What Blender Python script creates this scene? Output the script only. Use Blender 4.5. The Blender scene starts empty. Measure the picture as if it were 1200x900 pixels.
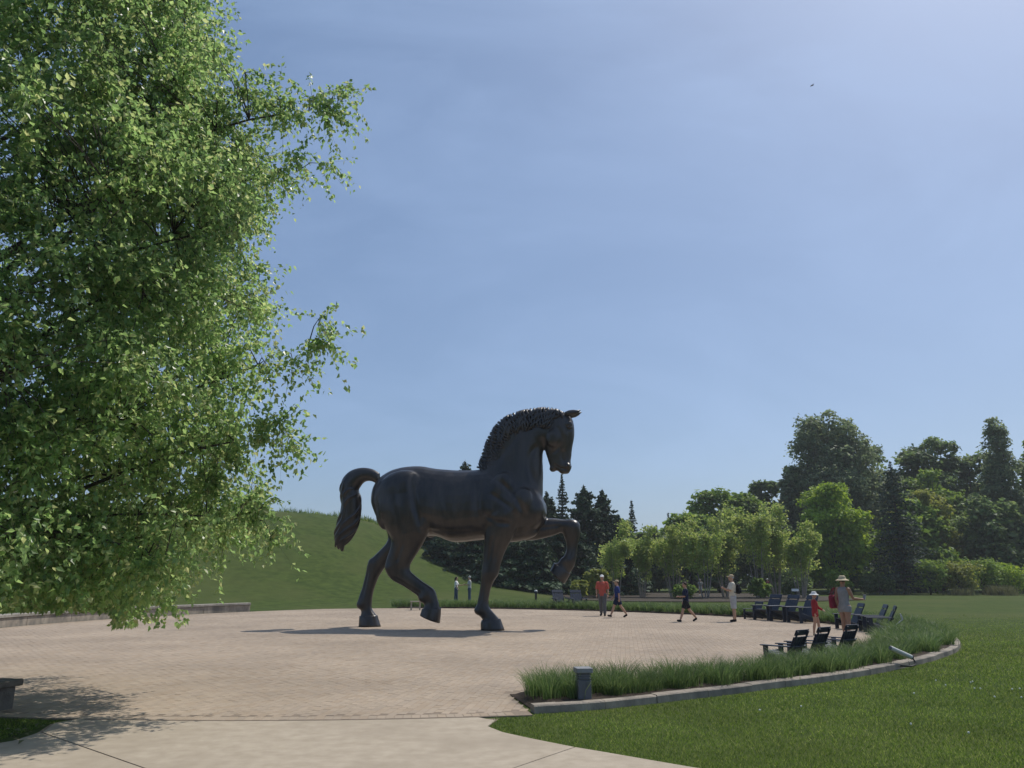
import bpy, bmesh, math, random
import numpy as np
from mathutils import Vector, Matrix, noise as mnoise

rnd = random.Random(7)
RG = np.random.default_rng(11)
SC = bpy.context.scene
COL = SC.collection
R = math.radians

# ------------------------------------------------------------------ camera, sky, sun, exposure
cam = bpy.data.cameras.new('camera')
cam_o = bpy.data.objects.new('camera', cam)
COL.objects.link(cam_o)
cam.sensor_width = 36
cam.lens = 27.0
cam.clip_start = 0.1
cam.clip_end = 6000
cam_o.location = (0, 0, 1.66)
cam_o.rotation_euler = (R(90) + math.atan(226 / 900), 0, 0)
SC.camera = cam_o

SUN = Vector((0.50, 0.40, 1.0)).normalized()          # direction towards the sun
SUN_EL = math.asin(SUN.z)
SUN_AZ = math.atan2(SUN.x, SUN.y)                     # clockwise from +Y
world = bpy.data.worlds.new('World')
SC.world = world
world.use_nodes = True
wn, wl = world.node_tree.nodes, world.node_tree.links
wn.clear()
w_out = wn.new('ShaderNodeOutputWorld')
w_bg = wn.new('ShaderNodeBackground')
w_bg.inputs['Strength'].default_value = 0.112
sky = wn.new('ShaderNodeTexSky')
sky.sky_type = 'NISHITA'
sky.sun_disc = False
sky.sun_elevation = SUN_EL
sky.sun_rotation = SUN_AZ
sky.altitude = 200
sky.air_density = 1.0
sky.dust_density = 2.2
sky.ozone_density = 3.5
# thin high veil with cirrus wisps, laid out by direction in the sky
tc = wn.new('ShaderNodeTexCoord')
veil = wn.new('ShaderNodeMixRGB')
veil.inputs['Fac'].default_value = .34
veil.inputs['Color2'].default_value = (2.1, 3.42, 5.7, 1)
wl.new(sky.outputs['Color'], veil.inputs['Color1'])
last = veil.outputs['Color']
for k, (rotv, scl, nsc, lo_, hi_, amt) in enumerate((((0.2, 0.35, 0.5), (1.2, 4.2, 3.2), 1.5, .42, .92, .30), ((.5, -.3, .1), (1.0, 1.6, 2.2), 2.6, .46, .90, .20))):
    mp = wn.new('ShaderNodeMapping')
    mp.inputs['Rotation'].default_value = rotv
    mp.inputs['Scale'].default_value = scl
    nz = wn.new('ShaderNodeTexNoise')
    nz.inputs['Scale'].default_value = nsc
    nz.inputs['Detail'].default_value = 9
    nz.inputs['Roughness'].default_value = 0.56
    nz.inputs['Distortion'].default_value = 0.7
    rp = wn.new('ShaderNodeValToRGB')
    rp.color_ramp.elements[0].position = lo_
    rp.color_ramp.elements[0].color = (0, 0, 0, 1)
    rp.color_ramp.elements[1].position = hi_
    rp.color_ramp.elements[1].color = (amt, amt, amt, 1)
    mx = wn.new('ShaderNodeMixRGB')
    mx.inputs['Color2'].default_value = (4.8, 6.4, 9.3, 1)
    wl.new(tc.outputs['Generated'], mp.inputs['Vector'])
    wl.new(mp.outputs['Vector'], nz.inputs['Vector'])
    wl.new(nz.outputs['Fac'], rp.inputs['Fac'])
    wl.new(rp.outputs['Color'], mx.inputs['Fac'])
    wl.new(last, mx.inputs['Color1'])
    last = mx.outputs['Color']
wl.new(last, w_bg.inputs['Color'])
wl.new(w_bg.outputs['Background'], w_out.inputs['Surface'])

sl = bpy.data.lights.new('sun', 'SUN')
sl.energy = 3.7
sl.angle = R(0.6)
sl.color = (1.0, 0.95, 0.87)
sun_o = bpy.data.objects.new('sun', sl)
COL.objects.link(sun_o)
sun_o.rotation_euler = SUN.to_track_quat('Z', 'Y').to_euler()
sun_o.location = (20, 20, 60)

SC.view_settings.view_transform = 'Standard'
SC.view_settings.look = 'None'
SC.view_settings.exposure = 0.0
SC.view_settings.gamma = 1.0
SC.view_settings.use_curve_mapping = False
SC.render.engine = 'CYCLES'
SC.cycles.max_bounces = 8
SC.cycles.transparent_max_bounces = 8
SC.cycles.use_denoising = True


# ------------------------------------------------------------------ helpers
def tag(o, label=None, cat=None, group=None, kind=None):
    if label: o['label'] = label
    if cat: o['category'] = cat
    if group: o['group'] = group
    if kind: o['kind'] = kind
    return o


def empty(name, loc=(0, 0, 0), rz=0, scale=1):
    o = bpy.data.objects.new(name, None)
    o.empty_display_size = 0.2
    COL.objects.link(o)
    o.location = loc
    o.rotation_euler = (0, 0, rz)
    o.scale = (scale,) * 3
    return o


def link(name, me, mat=None, parent=None, smooth=False):
    o = bpy.data.objects.new(name, me)
    COL.objects.link(o)
    if mat and not me.materials:
        me.materials.append(mat)
    if parent:
        o.parent = parent
    if smooth:
        me.shade_smooth()
    return o


def mesh_np(name, V, F):
    """V (n,3) array, F (m,k) array of one face size."""
    me = bpy.data.meshes.new(name)
    V = np.asarray(V, dtype=np.float32)
    F = np.asarray(F, dtype=np.int32)
    m, k = F.shape
    me.vertices.add(len(V))
    me.vertices.foreach_set('co', V.ravel())
    me.loops.add(m * k)
    me.loops.foreach_set('vertex_index', F.ravel())
    me.polygons.add(m)
    me.polygons.foreach_set('loop_start', np.arange(0, m * k, k, dtype=np.int32))
    me.update(calc_edges=True)
    me.shade_flat()
    return me


class MB:
    """collects polygons for one mesh"""
    def __init__(self):
        self.v, self.f = [], []

    def add(self, vs, fs):
        b = len(self.v)
        self.v.extend([tuple(p) for p in vs])
        self.f.extend([tuple(i + b for i in q) for q in fs])
        return self

    def box(self, lo, hi, M=None, bev=0.0):
        if bev > 0:
            bm = bmesh.new()
            bmesh.ops.create_cube(bm, size=1)
            s = [hi[i] - lo[i] for i in range(3)]
            c = [(hi[i] + lo[i]) / 2 for i in range(3)]
            for v in bm.verts:
                v.co = Vector([v.co[i] * s[i] + c[i] for i in range(3)])
            bmesh.ops.bevel(bm, geom=bm.edges[:], offset=min(bev, min(s) * .45), segments=1, affect='EDGES')
            bm.verts.index_update()
            vs = [v.co.copy() for v in bm.verts]
            fs = [[v.index for v in f.verts] for f in bm.faces]
            bm.free()
        else:
            x0, y0, z0 = lo
            x1, y1, z1 = hi
            vs = [Vector(p) for p in ((x0, y0, z0), (x1, y0, z0), (x1, y1, z0), (x0, y1, z0),
                                      (x0, y0, z1), (x1, y0, z1), (x1, y1, z1), (x0, y1, z1))]
            fs = [(0, 3, 2, 1), (4, 5, 6, 7), (0, 1, 5, 4), (1, 2, 6, 5), (2, 3, 7, 6), (3, 0, 4, 7)]
        if M is not None:
            vs = [M @ v for v in vs]
        return self.add(vs, fs)

    def tube(self, pts, rad, n=8, cap=True):
        vs, fs = tube_geo(pts, rad, n, cap)
        return self.add(vs, fs)

    def ell(self, c, r, n=14, m=9, M=None):
        vs, fs = ell_geo(c, r, n, m)
        if M is not None:
            vs = [M @ Vector(v) for v in vs]
        return self.add(vs, fs)

    def mesh(self, name):
        me = bpy.data.meshes.new(name)
        me.from_pydata(self.v, [], self.f)
        me.update()
        me.shade_flat()
        return me

    def build(self, name, mat, parent=None, smooth=False):
        return link(name, self.mesh(name), mat, parent, smooth)

    def blob(self, name, voxel, smooth=4):
        """union of all closed pieces into one continuous skin"""
        me = self.mesh(name + '_src')
        return remesh(me, name, voxel, smooth)


def remesh(me, name, voxel, smooth=4):
    o = bpy.data.objects.new('tmp', me)
    COL.objects.link(o)
    md = o.modifiers.new('r', 'REMESH')
    md.mode = 'VOXEL'
    md.voxel_size = voxel
    md.use_smooth_shade = True
    if smooth:
        ms = o.modifiers.new('s', 'SMOOTH')
        ms.iterations = smooth
        ms.factor = 0.5
    dg = bpy.context.evaluated_depsgraph_get()
    out = bpy.data.meshes.new_from_object(o.evaluated_get(dg))
    out.name = name
    bpy.data.objects.remove(o)
    bpy.data.meshes.remove(me)
    out.materials.clear()
    out.polygons.foreach_set('use_smooth', np.ones(len(out.polygons), dtype=bool))
    return out


def tube_geo(pts, rad, n=8, cap=True):
    pts = [Vector(p) for p in pts]
    if not hasattr(rad, '__len__'):
        rad = [rad] * len(pts)
    vs, fs = [], []
    ref = None
    for i, p in enumerate(pts):
        t = (pts[min(i + 1, len(pts) - 1)] - pts[max(i - 1, 0)])
        t = t.normalized() if t.length > 1e-9 else Vector((0, 0, 1))
        if ref is None:
            a = Vector((0, 1, 0)) if abs(t.y) < .9 else Vector((1, 0, 0))
            ref = (a - t * a.dot(t)).normalized()
        else:
            ref = ref - t * ref.dot(t)
            ref = ref.normalized() if ref.length > 1e-6 else Vector((1, 0, 0))
        b = t.cross(ref)
        for k in range(n):
            a = 2 * math.pi * k / n
            vs.append(p + (ref * math.cos(a) + b * math.sin(a)) * rad[i])
    for i in range(len(pts) - 1):
        for k in range(n):
            k2 = (k + 1) % n
            fs.append((i * n + k, i * n + k2, (i + 1) * n + k2, (i + 1) * n + k))
    if cap:
        fs.append(tuple(reversed(range(n))))
        e = (len(pts) - 1) * n
        fs.append(tuple(e + k for k in range(n)))
    return vs, fs


def ell_geo(c, r, n=14, m=9):
    vs, fs = [], []
    for j in range(1, m):
        ph = math.pi * j / m
        for k in range(n):
            a = 2 * math.pi * k / n
            vs.append(Vector((c[0] + r[0] * math.sin(ph) * math.cos(a), c[1] + r[1] * math.sin(ph) * math.sin(a), c[2] + r[2] * math.cos(ph))))
    for j in range(m - 2):
        for k in range(n):
            k2 = (k + 1) % n
            fs.append((j * n + k, (j + 1) * n + k, (j + 1) * n + k2, j * n + k2))
    t = len(vs)
    vs.append(Vector((c[0], c[1], c[2] + r[2])))
    vs.append(Vector((c[0], c[1], c[2] - r[2])))
    for k in range(n):
        k2 = (k + 1) % n
        fs.append((t, k, k2))
        fs.append((t + 1, (m - 2) * n + k2, (m - 2) * n + k))
    return vs, fs


def smoothstep(a, b, x):
    t = np.clip((np.asarray(x, float) - a) / (b - a), 0, 1)
    return t * t * (3 - 2 * t)


# ------------------------------------------------------------------ materials
def new_mat(name):
    m = bpy.data.materials.new(name)
    m.use_nodes = True
    nt = m.node_tree
    for n in list(nt.nodes):
        if n.type != 'OUTPUT_MATERIAL' and n.type != 'BSDF_PRINCIPLED':
            nt.nodes.remove(n)
    return m, nt.nodes, nt.links, nt.nodes['Principled BSDF'], nt.nodes['Material Output']


def mottled(name, c1, c2, scale=6, rough=.85, bump=.0, bscale=60, metal=0.0, detail=6, spec=.3, c3=None, s3=.6, coord='Object', stretch=None):
    m, N, L, P, O = new_mat(name)
    tc = N.new('ShaderNodeTexCoord')
    src = tc.outputs[coord]
    if stretch:
        mpn = N.new('ShaderNodeMapping')
        mpn.inputs['Scale'].default_value = stretch
        L.new(src, mpn.inputs['Vector'])
        src = mpn.outputs['Vector']
    n1 = N.new('ShaderNodeTexNoise')
    n1.inputs['Scale'].default_value = scale
    n1.inputs['Detail'].default_value = detail
    n1.inputs['Roughness'].default_value = .62
    L.new(src, n1.inputs['Vector'])
    r = N.new('ShaderNodeValToRGB')
    r.color_ramp.elements[0].position = .32
    r.color_ramp.elements[0].color = (*c1, 1)
    r.color_ramp.elements[1].position = .68
    r.color_ramp.elements[1].color = (*c2, 1)
    L.new(n1.outputs['Fac'], r.inputs['Fac'])
    out = r.outputs['Color']
    if c3:
        n3 = N.new('ShaderNodeTexNoise')
        n3.inputs['Scale'].default_value = s3
        n3.inputs['Detail'].default_value = 4
        L.new(src, n3.inputs['Vector'])
        r3 = N.new('ShaderNodeValToRGB')
        r3.color_ramp.elements[0].position = .45
        r3.color_ramp.elements[0].color = (0, 0, 0, 1)
        r3.color_ramp.elements[1].position = .7
        r3.color_ramp.elements[1].color = (1, 1, 1, 1)
        L.new(n3.outputs['Fac'], r3.inputs['Fac'])
        mxn = N.new('ShaderNodeMixRGB')
        mxn.inputs['Color2'].default_value = (*c3, 1)
        L.new(r3.outputs['Color'], mxn.inputs['Fac'])
        L.new(out, mxn.inputs['Color1'])
        out = mxn.outputs['Color']
    L.new(out, P.inputs['Base Color'])
    P.inputs['Roughness'].default_value = rough
    P.inputs['Metallic'].default_value = metal
    P.inputs['Specular IOR Level'].default_value = spec
    if bump:
        nb = N.new('ShaderNodeTexNoise')
        nb.inputs['Scale'].default_value = bscale
        nb.inputs['Detail'].default_value = 5
        L.new(src, nb.inputs['Vector'])
        b = N.new('ShaderNodeBump')
        b.inputs['Strength'].default_value = bump
        b.inputs['Distance'].default_value = .02
        L.new(nb.outputs['Fac'], b.inputs['Height'])
        L.new(b.outputs['Normal'], P.inputs['Normal'])
    return m


def leafy(name, cols, trans=.35, rough=.5, spec=.35, nscale=.25, tint=None):
    """leaf material: colour differs from leaf to leaf and from bough to bough"""
    m, N, L, P, O = new_mat(name)
    g = N.new('ShaderNodeNewGeometry')
    r = N.new('ShaderNodeValToRGB')
    while len(r.color_ramp.elements) < len(cols):
        r.color_ramp.elements.new(.5)
    for i, c in enumerate(cols):
        r.color_ramp.elements[i].position = i / (len(cols) - 1)
        r.color_ramp.elements[i].color = (*c, 1)
    L.new(g.outputs['Random Per Island'], r.inputs['Fac'])
    tc = N.new('ShaderNodeTexCoord')
    n1 = N.new('ShaderNodeTexNoise')
    n1.inputs['Scale'].default_value = nscale
    n1.inputs['Detail'].default_value = 3
    L.new(tc.outputs['Object'], n1.inputs['Vector'])
    hs = N.new('ShaderNodeHueSaturation')
    ma = N.new('ShaderNodeMapRange')
    ma.inputs['From Min'].default_value = .3
    ma.inputs['From Max'].default_value = .7
    ma.inputs['To Min'].default_value = .75
    ma.inputs['To Max'].default_value = 1.25
    L.new(n1.outputs['Fac'], ma.inputs['Value'])
    L.new(ma.outputs['Result'], hs.inputs['Value'])
    L.new(r.outputs['Color'], hs.inputs['Color'])
    L.new(hs.outputs['Color'], P.inputs['Base Color'])
    P.inputs['Roughness'].default_value = rough
    P.inputs['Specular IOR Level'].default_value = spec
    t = N.new('ShaderNodeBsdfTranslucent')
    hs2 = N.new('ShaderNodeHueSaturation')
    hs2.inputs['Hue'].default_value = .485
    hs2.inputs['Value'].default_value = 1.6
    L.new(hs.outputs['Color'], hs2.inputs['Color'])
    L.new(hs2.outputs['Color'], t.inputs['Color'])
    mxs = N.new('ShaderNodeMixShader')
    mxs.inputs['Fac'].default_value = trans
    L.new(P.outputs['BSDF'], mxs.inputs[1])
    L.new(t.outputs['BSDF'], mxs.inputs[2])
    L.new(mxs.outputs['Shader'], O.inputs['Surface'])
    return m


def plain(name, c, rough=.7, metal=0, spec=.3, vary=.12, scale=25):
    lo = tuple(x * (1 - vary) for x in c)
    hi = tuple(min(1, x * (1 + vary)) for x in c)
    return mottled(name, lo, hi, scale=scale, rough=rough, metal=metal, spec=spec)


M = {}
M['lawn'] = mottled('lawn_green', (.032, .052, .010), (.066, .094, .020), scale=1.5, rough=.95, bump=.5, bscale=40, detail=10, spec=.1, c3=(.070, .085, .024), s3=.13)
M['blade'] = leafy('lawn_blade', [(0.031, 0.069, 0.009), (0.068, 0.125, 0.017), (0.098, 0.168, 0.024), (0.140, 0.214, 0.037), (0.239, 0.274, 0.085)], trans=.5, rough=.6, spec=.2, nscale=.6)
M['bedgrass'] = leafy('bed_grass_blade', [(0.042, 0.088, 0.026), (0.063, 0.118, 0.032), (0.093, 0.152, 0.044), (0.139, 0.188, 0.067)], trans=.42, rough=.5, spec=.3, nscale=.7)
M['concrete'] = mottled('concrete_path', (.345, .288, .218), (.43, .365, .282), scale=5.5, rough=.9, bump=.25, bscale=120, spec=.2, c3=(.315, .262, .198), s3=.55)
M['joint'] = mottled('joint_sand', (.20, .158, .118), (.25, .198, .148), scale=30, rough=1)
M['soil'] = mottled('dark_mulch', (.028, .02, .014), (.06, .042, .028), scale=9, rough=1, bump=.9, bscale=30)
M['mulch'] = mottled('brown_mulch', (.034, .028, .020), (.07, .056, .040), scale=4, rough=1, bump=.8, bscale=18)  # mulch brown darkened to hold the shade under the birches
M['stone'] = mottled('weathered_limestone', (.24, .205, .165), (.40, .345, .275), scale=5, rough=.92, bump=.7, bscale=45, c3=(.16, .145, .125), s3=2.2, stretch=(1, 1, .5))
M['cap'] = mottled('stone_cap', (.23, .21, .18), (.34, .31, .265), scale=7, rough=.9, bump=.35, bscale=70, c3=(.19, .172, .145), s3=1.5)
M['oldstone'] = mottled('dark_weathered_stone', (.10, .092, .08), (.19, .172, .15), scale=6, rough=.92, bump=.5, bscale=50)
M['bark'] = mottled('grey_brown_bark', (.05, .042, .034), (.11, .095, .078), scale=9, rough=.95, bump=.8, bscale=25, stretch=(3, 3, .5))
M['palebark'] = mottled('pale_birch_bark', (.20, .17, .14), (.34, .30, .26), scale=12, rough=.9, bump=.4, bscale=30, stretch=(1, 1, 3))
M['leaf'] = leafy('glossy_green_leaf', [(0.121, 0.219, 0.075), (0.183, 0.305, 0.100), (0.248, 0.373, 0.125), (0.369, 0.400, 0.177)], trans=.64, rough=.36, spec=.7, nscale=.5)
M['dark_needle'] = leafy('dark_conifer_needles', [(0.024, 0.048, 0.023), (0.034, 0.066, 0.029), (0.050, 0.085, 0.034)], trans=.1, rough=.65, spec=.2)
M['spruce_needle'] = leafy('blue_green_spruce_needles', [(0.027, 0.051, 0.031), (0.043, 0.073, 0.040), (0.062, 0.095, 0.053)], trans=.1, rough=.65, spec=.2)
M['oak_leaf'] = leafy('mid_green_foliage', [(0.085, 0.160, 0.026), (0.143, 0.235, 0.038), (0.210, 0.302, 0.046)], trans=.45, rough=.6)
M['big_leaf'] = leafy('grey_green_foliage', [(0.095, 0.140, 0.067), (0.147, 0.199, 0.092), (0.228, 0.274, 0.133)], trans=.45, rough=.55)
M['bright_leaf'] = leafy('bright_green_foliage', [(0.140, 0.245, 0.024), (0.220, 0.336, 0.032), (0.299, 0.400, 0.042)], trans=.45, rough=.55)
M['yellow_leaf'] = leafy('yellow_green_foliage', [(0.129, 0.167, 0.031), (0.192, 0.226, 0.042), (0.257, 0.280, 0.059)], trans=.45, rough=.55)
M['birch_leaf'] = leafy('light_birch_foliage', [(0.212, 0.336, 0.064), (0.319, 0.400, 0.092), (0.360, 0.400, 0.143)], trans=.45, rough=.5)
M['pop_leaf'] = leafy('dark_poplar_foliage', [(0.068, 0.119, 0.040), (0.106, 0.169, 0.053), (0.161, 0.221, 0.073)], trans=.45, rough=.55)
M['tuft'] = leafy('pale_straw_grass', [(.10, .115, .05), (.15, .15, .075), (.09, .11, .04)], trans=.3, rough=.7)
M['flower'] = plain('white_clover_head', (.72, .72, .66), .8)

# paver: each brick a little different
def paver_mat():
    m, N, L, P, O = new_mat('clay_paver')
    g = N.new('ShaderNodeNewGeometry')
    oi = N.new('ShaderNodeObjectInfo')
    ad = N.new('ShaderNodeMath'); ad.operation = 'ADD'
    fr = N.new('ShaderNodeMath'); fr.operation = 'FRACT'
    L.new(g.outputs['Random Per Island'], ad.inputs[0])
    L.new(oi.outputs['Random'], ad.inputs[1])
    L.new(ad.outputs[0], fr.inputs[0])
    r = N.new('ShaderNodeValToRGB')
    cs = [(.322, .250, .180), (.352, .276, .202), (.335, .270, .205), (.375, .298, .222), (.318, .256, .195)]
    while len(r.color_ramp.elements) < len(cs): r.color_ramp.elements.new(.5)
    for i, c in enumerate(cs):
        r.color_ramp.elements[i].position = i / (len(cs) - 1)
        r.color_ramp.elements[i].color = (*c, 1)
    L.new(fr.outputs[0], r.inputs['Fac'])
    n1 = N.new('ShaderNodeTexNoise'); n1.inputs['Scale'].default_value = .35; n1.inputs['Detail'].default_value = 8
    L.new(g.outputs['Position'], n1.inputs['Vector'])
    mr = N.new('ShaderNodeMapRange')
    mr.inputs['From Min'].default_value = .35; mr.inputs['From Max'].default_value = .65
    mr.inputs['To Min'].default_value = .86; mr.inputs['To Max'].default_value = 1.1
    L.new(n1.outputs['Fac'], mr.inputs['Value'])
    hs = N.new('ShaderNodeHueSaturation')
    L.new(r.outputs['Color'], hs.inputs['Color'])
    L.new(mr.outputs['Result'], hs.inputs['Value'])
    L.new(hs.outputs['Color'], P.inputs['Base Color'])
    P.inputs['Roughness'].default_value = .88
    P.inputs['Specular IOR Level'].default_value = .25
    n2 = N.new('ShaderNodeTexNoise'); n2.inputs['Scale'].default_value = 90; n2.inputs['Detail'].default_value = 4
    L.new(g.outputs['Position'], n2.inputs['Vector'])
    b = N.new('ShaderNodeBump'); b.inputs['Strength'].default_value = .3; b.inputs['Distance'].default_value = .01
    L.new(n2.outputs['Fac'], b.inputs['Height'])
    L.new(b.outputs['Normal'], P.inputs['Normal'])
    return m
M['paver'] = paver_mat()

def bronze_mat():
    m, N, L, P, O = new_mat('dark_bronze_patina')
    tc = N.new('ShaderNodeTexCoord')
    n1 = N.new('ShaderNodeTexNoise'); n1.inputs['Scale'].default_value = 1.6; n1.inputs['Detail'].default_value = 9; n1.inputs['Roughness'].default_value = .65
    mpn = N.new('ShaderNodeMapping'); mpn.inputs['Scale'].default_value = (1.6, 1.6, .35)
    L.new(tc.outputs['Object'], mpn.inputs['Vector']); L.new(mpn.outputs['Vector'], n1.inputs['Vector'])
    r = N.new('ShaderNodeValToRGB')
    r.color_ramp.elements[0].position = .36; r.color_ramp.elements[0].color = (.013, .0125, .0135, 1)
    r.color_ramp.elements[1].position = .66; r.color_ramp.elements[1].color = (.046, .038, .032, 1)
    L.new(n1.outputs['Fac'], r.inputs['Fac'])
    L.new(r.outputs['Color'], P.inputs['Base Color'])
    P.inputs['Metallic'].default_value = .35
    P.inputs['Specular IOR Level'].default_value = .8
    mr = N.new('ShaderNodeMapRange'); mr.inputs['To Min'].default_value = .22; mr.inputs['To Max'].default_value = .46
    L.new(n1.outputs['Fac'], mr.inputs['Value']); L.new(mr.outputs['Result'], P.inputs['Roughness'])
    n2 = N.new('ShaderNodeTexNoise'); n2.inputs['Scale'].default_value = 14; n2.inputs['Detail'].default_value = 4
    L.new(tc.outputs['Object'], n2.inputs['Vector'])
    b = N.new('ShaderNodeBump'); b.inputs['Strength'].default_value = .12; b.inputs['Distance'].default_value = .03
    L.new(n2.outputs['Fac'], b.inputs['Height']); L.new(b.outputs['Normal'], P.inputs['Normal'])
    return m
M['bronze'] = bronze_mat()
M['chair'] = mottled('dark_navy_recycled_plastic', (.015, .022, .038), (.024, .033, .054), scale=14, rough=.48, spec=.45)
M['chair_worn'] = M['chair']
M['black_metal'] = plain('black_painted_metal', (.018, .018, .019), .5)
M['grey_metal'] = mottled('grey_painted_metal', (.10, .105, .115), (.13, .135, .15), scale=10, rough=.5)
M['pale_metal'] = mottled('pale_grey_metal', (.19, .195, .20), (.26, .265, .27), scale=12, rough=.55)
M['lens'] = plain('frosted_lens', (.20, .20, .21), .4)
M['white_metal'] = plain('white_powder_coat', (.50, .50, .47), .45)
M['wood_pale'] = mottled('pale_teak', (.26, .22, .17), (.38, .33, .26), scale=8, rough=.8, stretch=(1, 6, 1))

# ------------------------------------------------------------------ terrain
PC = (-3.3, 26.3)                                     # plaza centre
_t = np.array([-180, -150, -125, -108, -100, -77.6, -77.3, -65, -55, -40, -25, -12, 0, 12, 23, 40, 55, 70, 85, 100, 113, 126, 143, 160, 180], float)
_r = np.array([13.6, 14.6, 15.8, 16.35, 16.55, 16.55, 14.8, 14.6, 14.35, 14.1, 13.9, 14.6, 14.9, 15.0, 14.9, 14.9, 15.2, 15.7, 16.6, 17.2, 17.2, 15.9, 14.6, 13.9, 13.6])


def plaza_r(deg):
    return np.interp((np.asarray(deg, float) + 180) % 360 - 180, _t, _r)


def polar(x, y):
    return np.degrees(np.arctan2(np.asarray(y) - PC[1], np.asarray(x) - PC[0])), np.hypot(np.asarray(x) - PC[0], np.asarray(y) - PC[1])


def height(x, y):
    x = np.asarray(x, float)
    y = np.asarray(y, float)
    prof = np.interp(x, [-400, -140, -80, -50, -26, -20, -14.5, -8.5, -3.4, 3.3, 8, 400], [0, 0, 6, 8.2, 8.1, 7.9, 7.2, 4.5, 2.5, .5, 0, 0])
    d = np.hypot(x - PC[0], y - PC[1])
    ramp = smoothstep(19, 56, d) * smoothstep(20, 62, y)
    back = 1 - smoothstep(84, 140, y)
    return prof * ramp * back


def warp(n, lo, hi, c, k):
    u = np.linspace(-1, 1, n)
    s = np.sinh(k * u) / np.sinh(k)
    return np.where(s < 0, c + s * (c - lo), c + s * (hi - c))


gx = warp(190, -1500, 1500, 2, 5.2)
gy = warp(170, -300, 3000, 50, 5.4)
GX, GY = np.meshgrid(gx, gy)
V = np.c_[GX.ravel(), GY.ravel(), (height(GX, GY)).ravel()]
nx, ny = len(gx), len(gy)
ii = (np.arange(ny - 1)[:, None] * nx + np.arange(nx - 1)[None]).ravel()
lawn = link('lawn', mesh_np('lawn', V, np.c_[ii, ii + 1, ii + nx + 1, ii + nx]), M['lawn'], smooth=True)
tag(lawn, kind='structure')


def sheet(name, pts, z, mat, parent=None, thick=0.0, kind='structure'):
    n = len(pts)
    mb = MB()
    if thick:
        mb.add([(x, y, z) for x, y in pts] + [(x, y, z - thick) for x, y in pts],
               [tuple(range(n))] + [(i + n, (i + 1) % n + n, (i + 1) % n, i) for i in range(n)])
    else:
        mb.add([(x, y, z) for x, y in pts], [tuple(range(n))])
    o = mb.build(name, mat, parent)
    if kind:
        o['kind'] = kind
    return o


# plaza of clay pavers
ang = np.unique(np.r_[np.arange(-180, 180, 1.5), -77.6, -77.3])
edge = [(PC[0] + plaza_r(a) * math.cos(R(a)), PC[1] + plaza_r(a) * math.sin(R(a))) for a in ang]
plaza = sheet('plaza', edge, 0.0150, M['joint'], thick=.03)
PZ = 0.018                                            # walking level on the pavers
BW, BL, GAP = 0.104, 0.208, 0.0032
rot = R(-8)
cr, sr = math.cos(rot), math.sin(rot)
iu, iv = np.meshgrid(np.arange(-180, 181), np.arange(-95, 96))
uu = iu.ravel() * BW
vv = (iv.ravel() + .5 * (iu.ravel() % 2)) * BL
px = PC[0] + uu * cr - vv * sr
py = PC[1] + uu * sr + vv * cr
dg, rr = polar(px, py)
keep = rr < plaza_r(dg) - .30
px, py = px[keep], py[keep]
ang_b = np.full(len(px), rot)
# soldier course round the rim
sa = []
a = -180.0
while a < 180:
    rad = float(plaza_r(a)) - .13
    if abs(float(plaza_r(a + 1)) - float(plaza_r(a - 1))) < .6:
        sa.append((PC[0] + rad * math.cos(R(a)), PC[1] + rad * math.sin(R(a)), R(a) - math.pi / 2))
    a += math.degrees(BW / rad)
sa = np.array(sa)
px = np.r_[px, sa[:, 0]]
py = np.r_[py, sa[:, 1]]
ang_b = np.r_[ang_b, sa[:, 2]]
# show-size order: nearest first
order = np.argsort(px ** 2 * .55 + py ** 2 + np.where(np.abs(px + 2) > 5.5, 400, 0))
px, py, ang_b = px[order], py[order], ang_b[order]
hw, hl = BW / 2 - GAP / 2, BL / 2 - GAP / 2
base = np.array([(-hw, -hl, 0), (hw, -hl, 0), (hw, hl, 0), (-hw, hl, 0),
                 (-hw + .0015, -hl + .0015, 1), (hw - .0015, -hl + .0015, 1), (hw - .0015, hl - .0015, 1), (-hw + .0015, hl - .0015, 1)])
pf = np.array([(4, 5, 6, 7), (0, 1, 5, 4), (1, 2, 6, 5), (2, 3, 7, 6), (3, 0, 4, 7)])
n_ind = 300
me_p = mesh_np('paver', base * np.array([1, 1, PZ - .0135]), pf)
me_p.materials.append(M['paver'])
for k in range(n_ind):
    o = bpy.data.objects.new('paver', me_p)
    COL.objects.link(o)
    o.parent = plaza
    o.location = (px[k], py[k], .0135 + rnd.uniform(-.0008, .0008))
    o.rotation_euler = (rnd.uniform(-.008, .008), rnd.uniform(-.012, .012), ang_b[k] + rnd.uniform(-.012, .012))
X, Y, A = px[n_ind:], py[n_ind:], ang_b[n_ind:] + RG.uniform(-.012, .012, len(px) - n_ind)
c_, s_ = np.cos(A)[:, None], np.sin(A)[:, None]
bx = X[:, None] + base[None, :, 0] * c_ - base[None, :, 1] * s_
by = Y[:, None] + base[None, :, 0] * s_ + base[None, :, 1] * c_
top = PZ + RG.uniform(-.001, .001, len(X))[:, None] + base[None, :, 0] * RG.uniform(-.012, .012, len(X))[:, None] + base[None, :, 1] * RG.uniform(-.008, .008, len(X))[:, None]
bz = np.where(base[None, :, 2] > .5, top,   .0135)
V = np.stack([bx, by, bz], -1).reshape(-1, 3)
F = (np.arange(len(X))[:, None, None] * 8 + pf[None]).reshape(-1, 4)
o = link('pavers_beyond', mesh_np('pavers_beyond', V, F), M['paver'], plaza)
o['kind'] = 'stuff'

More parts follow.
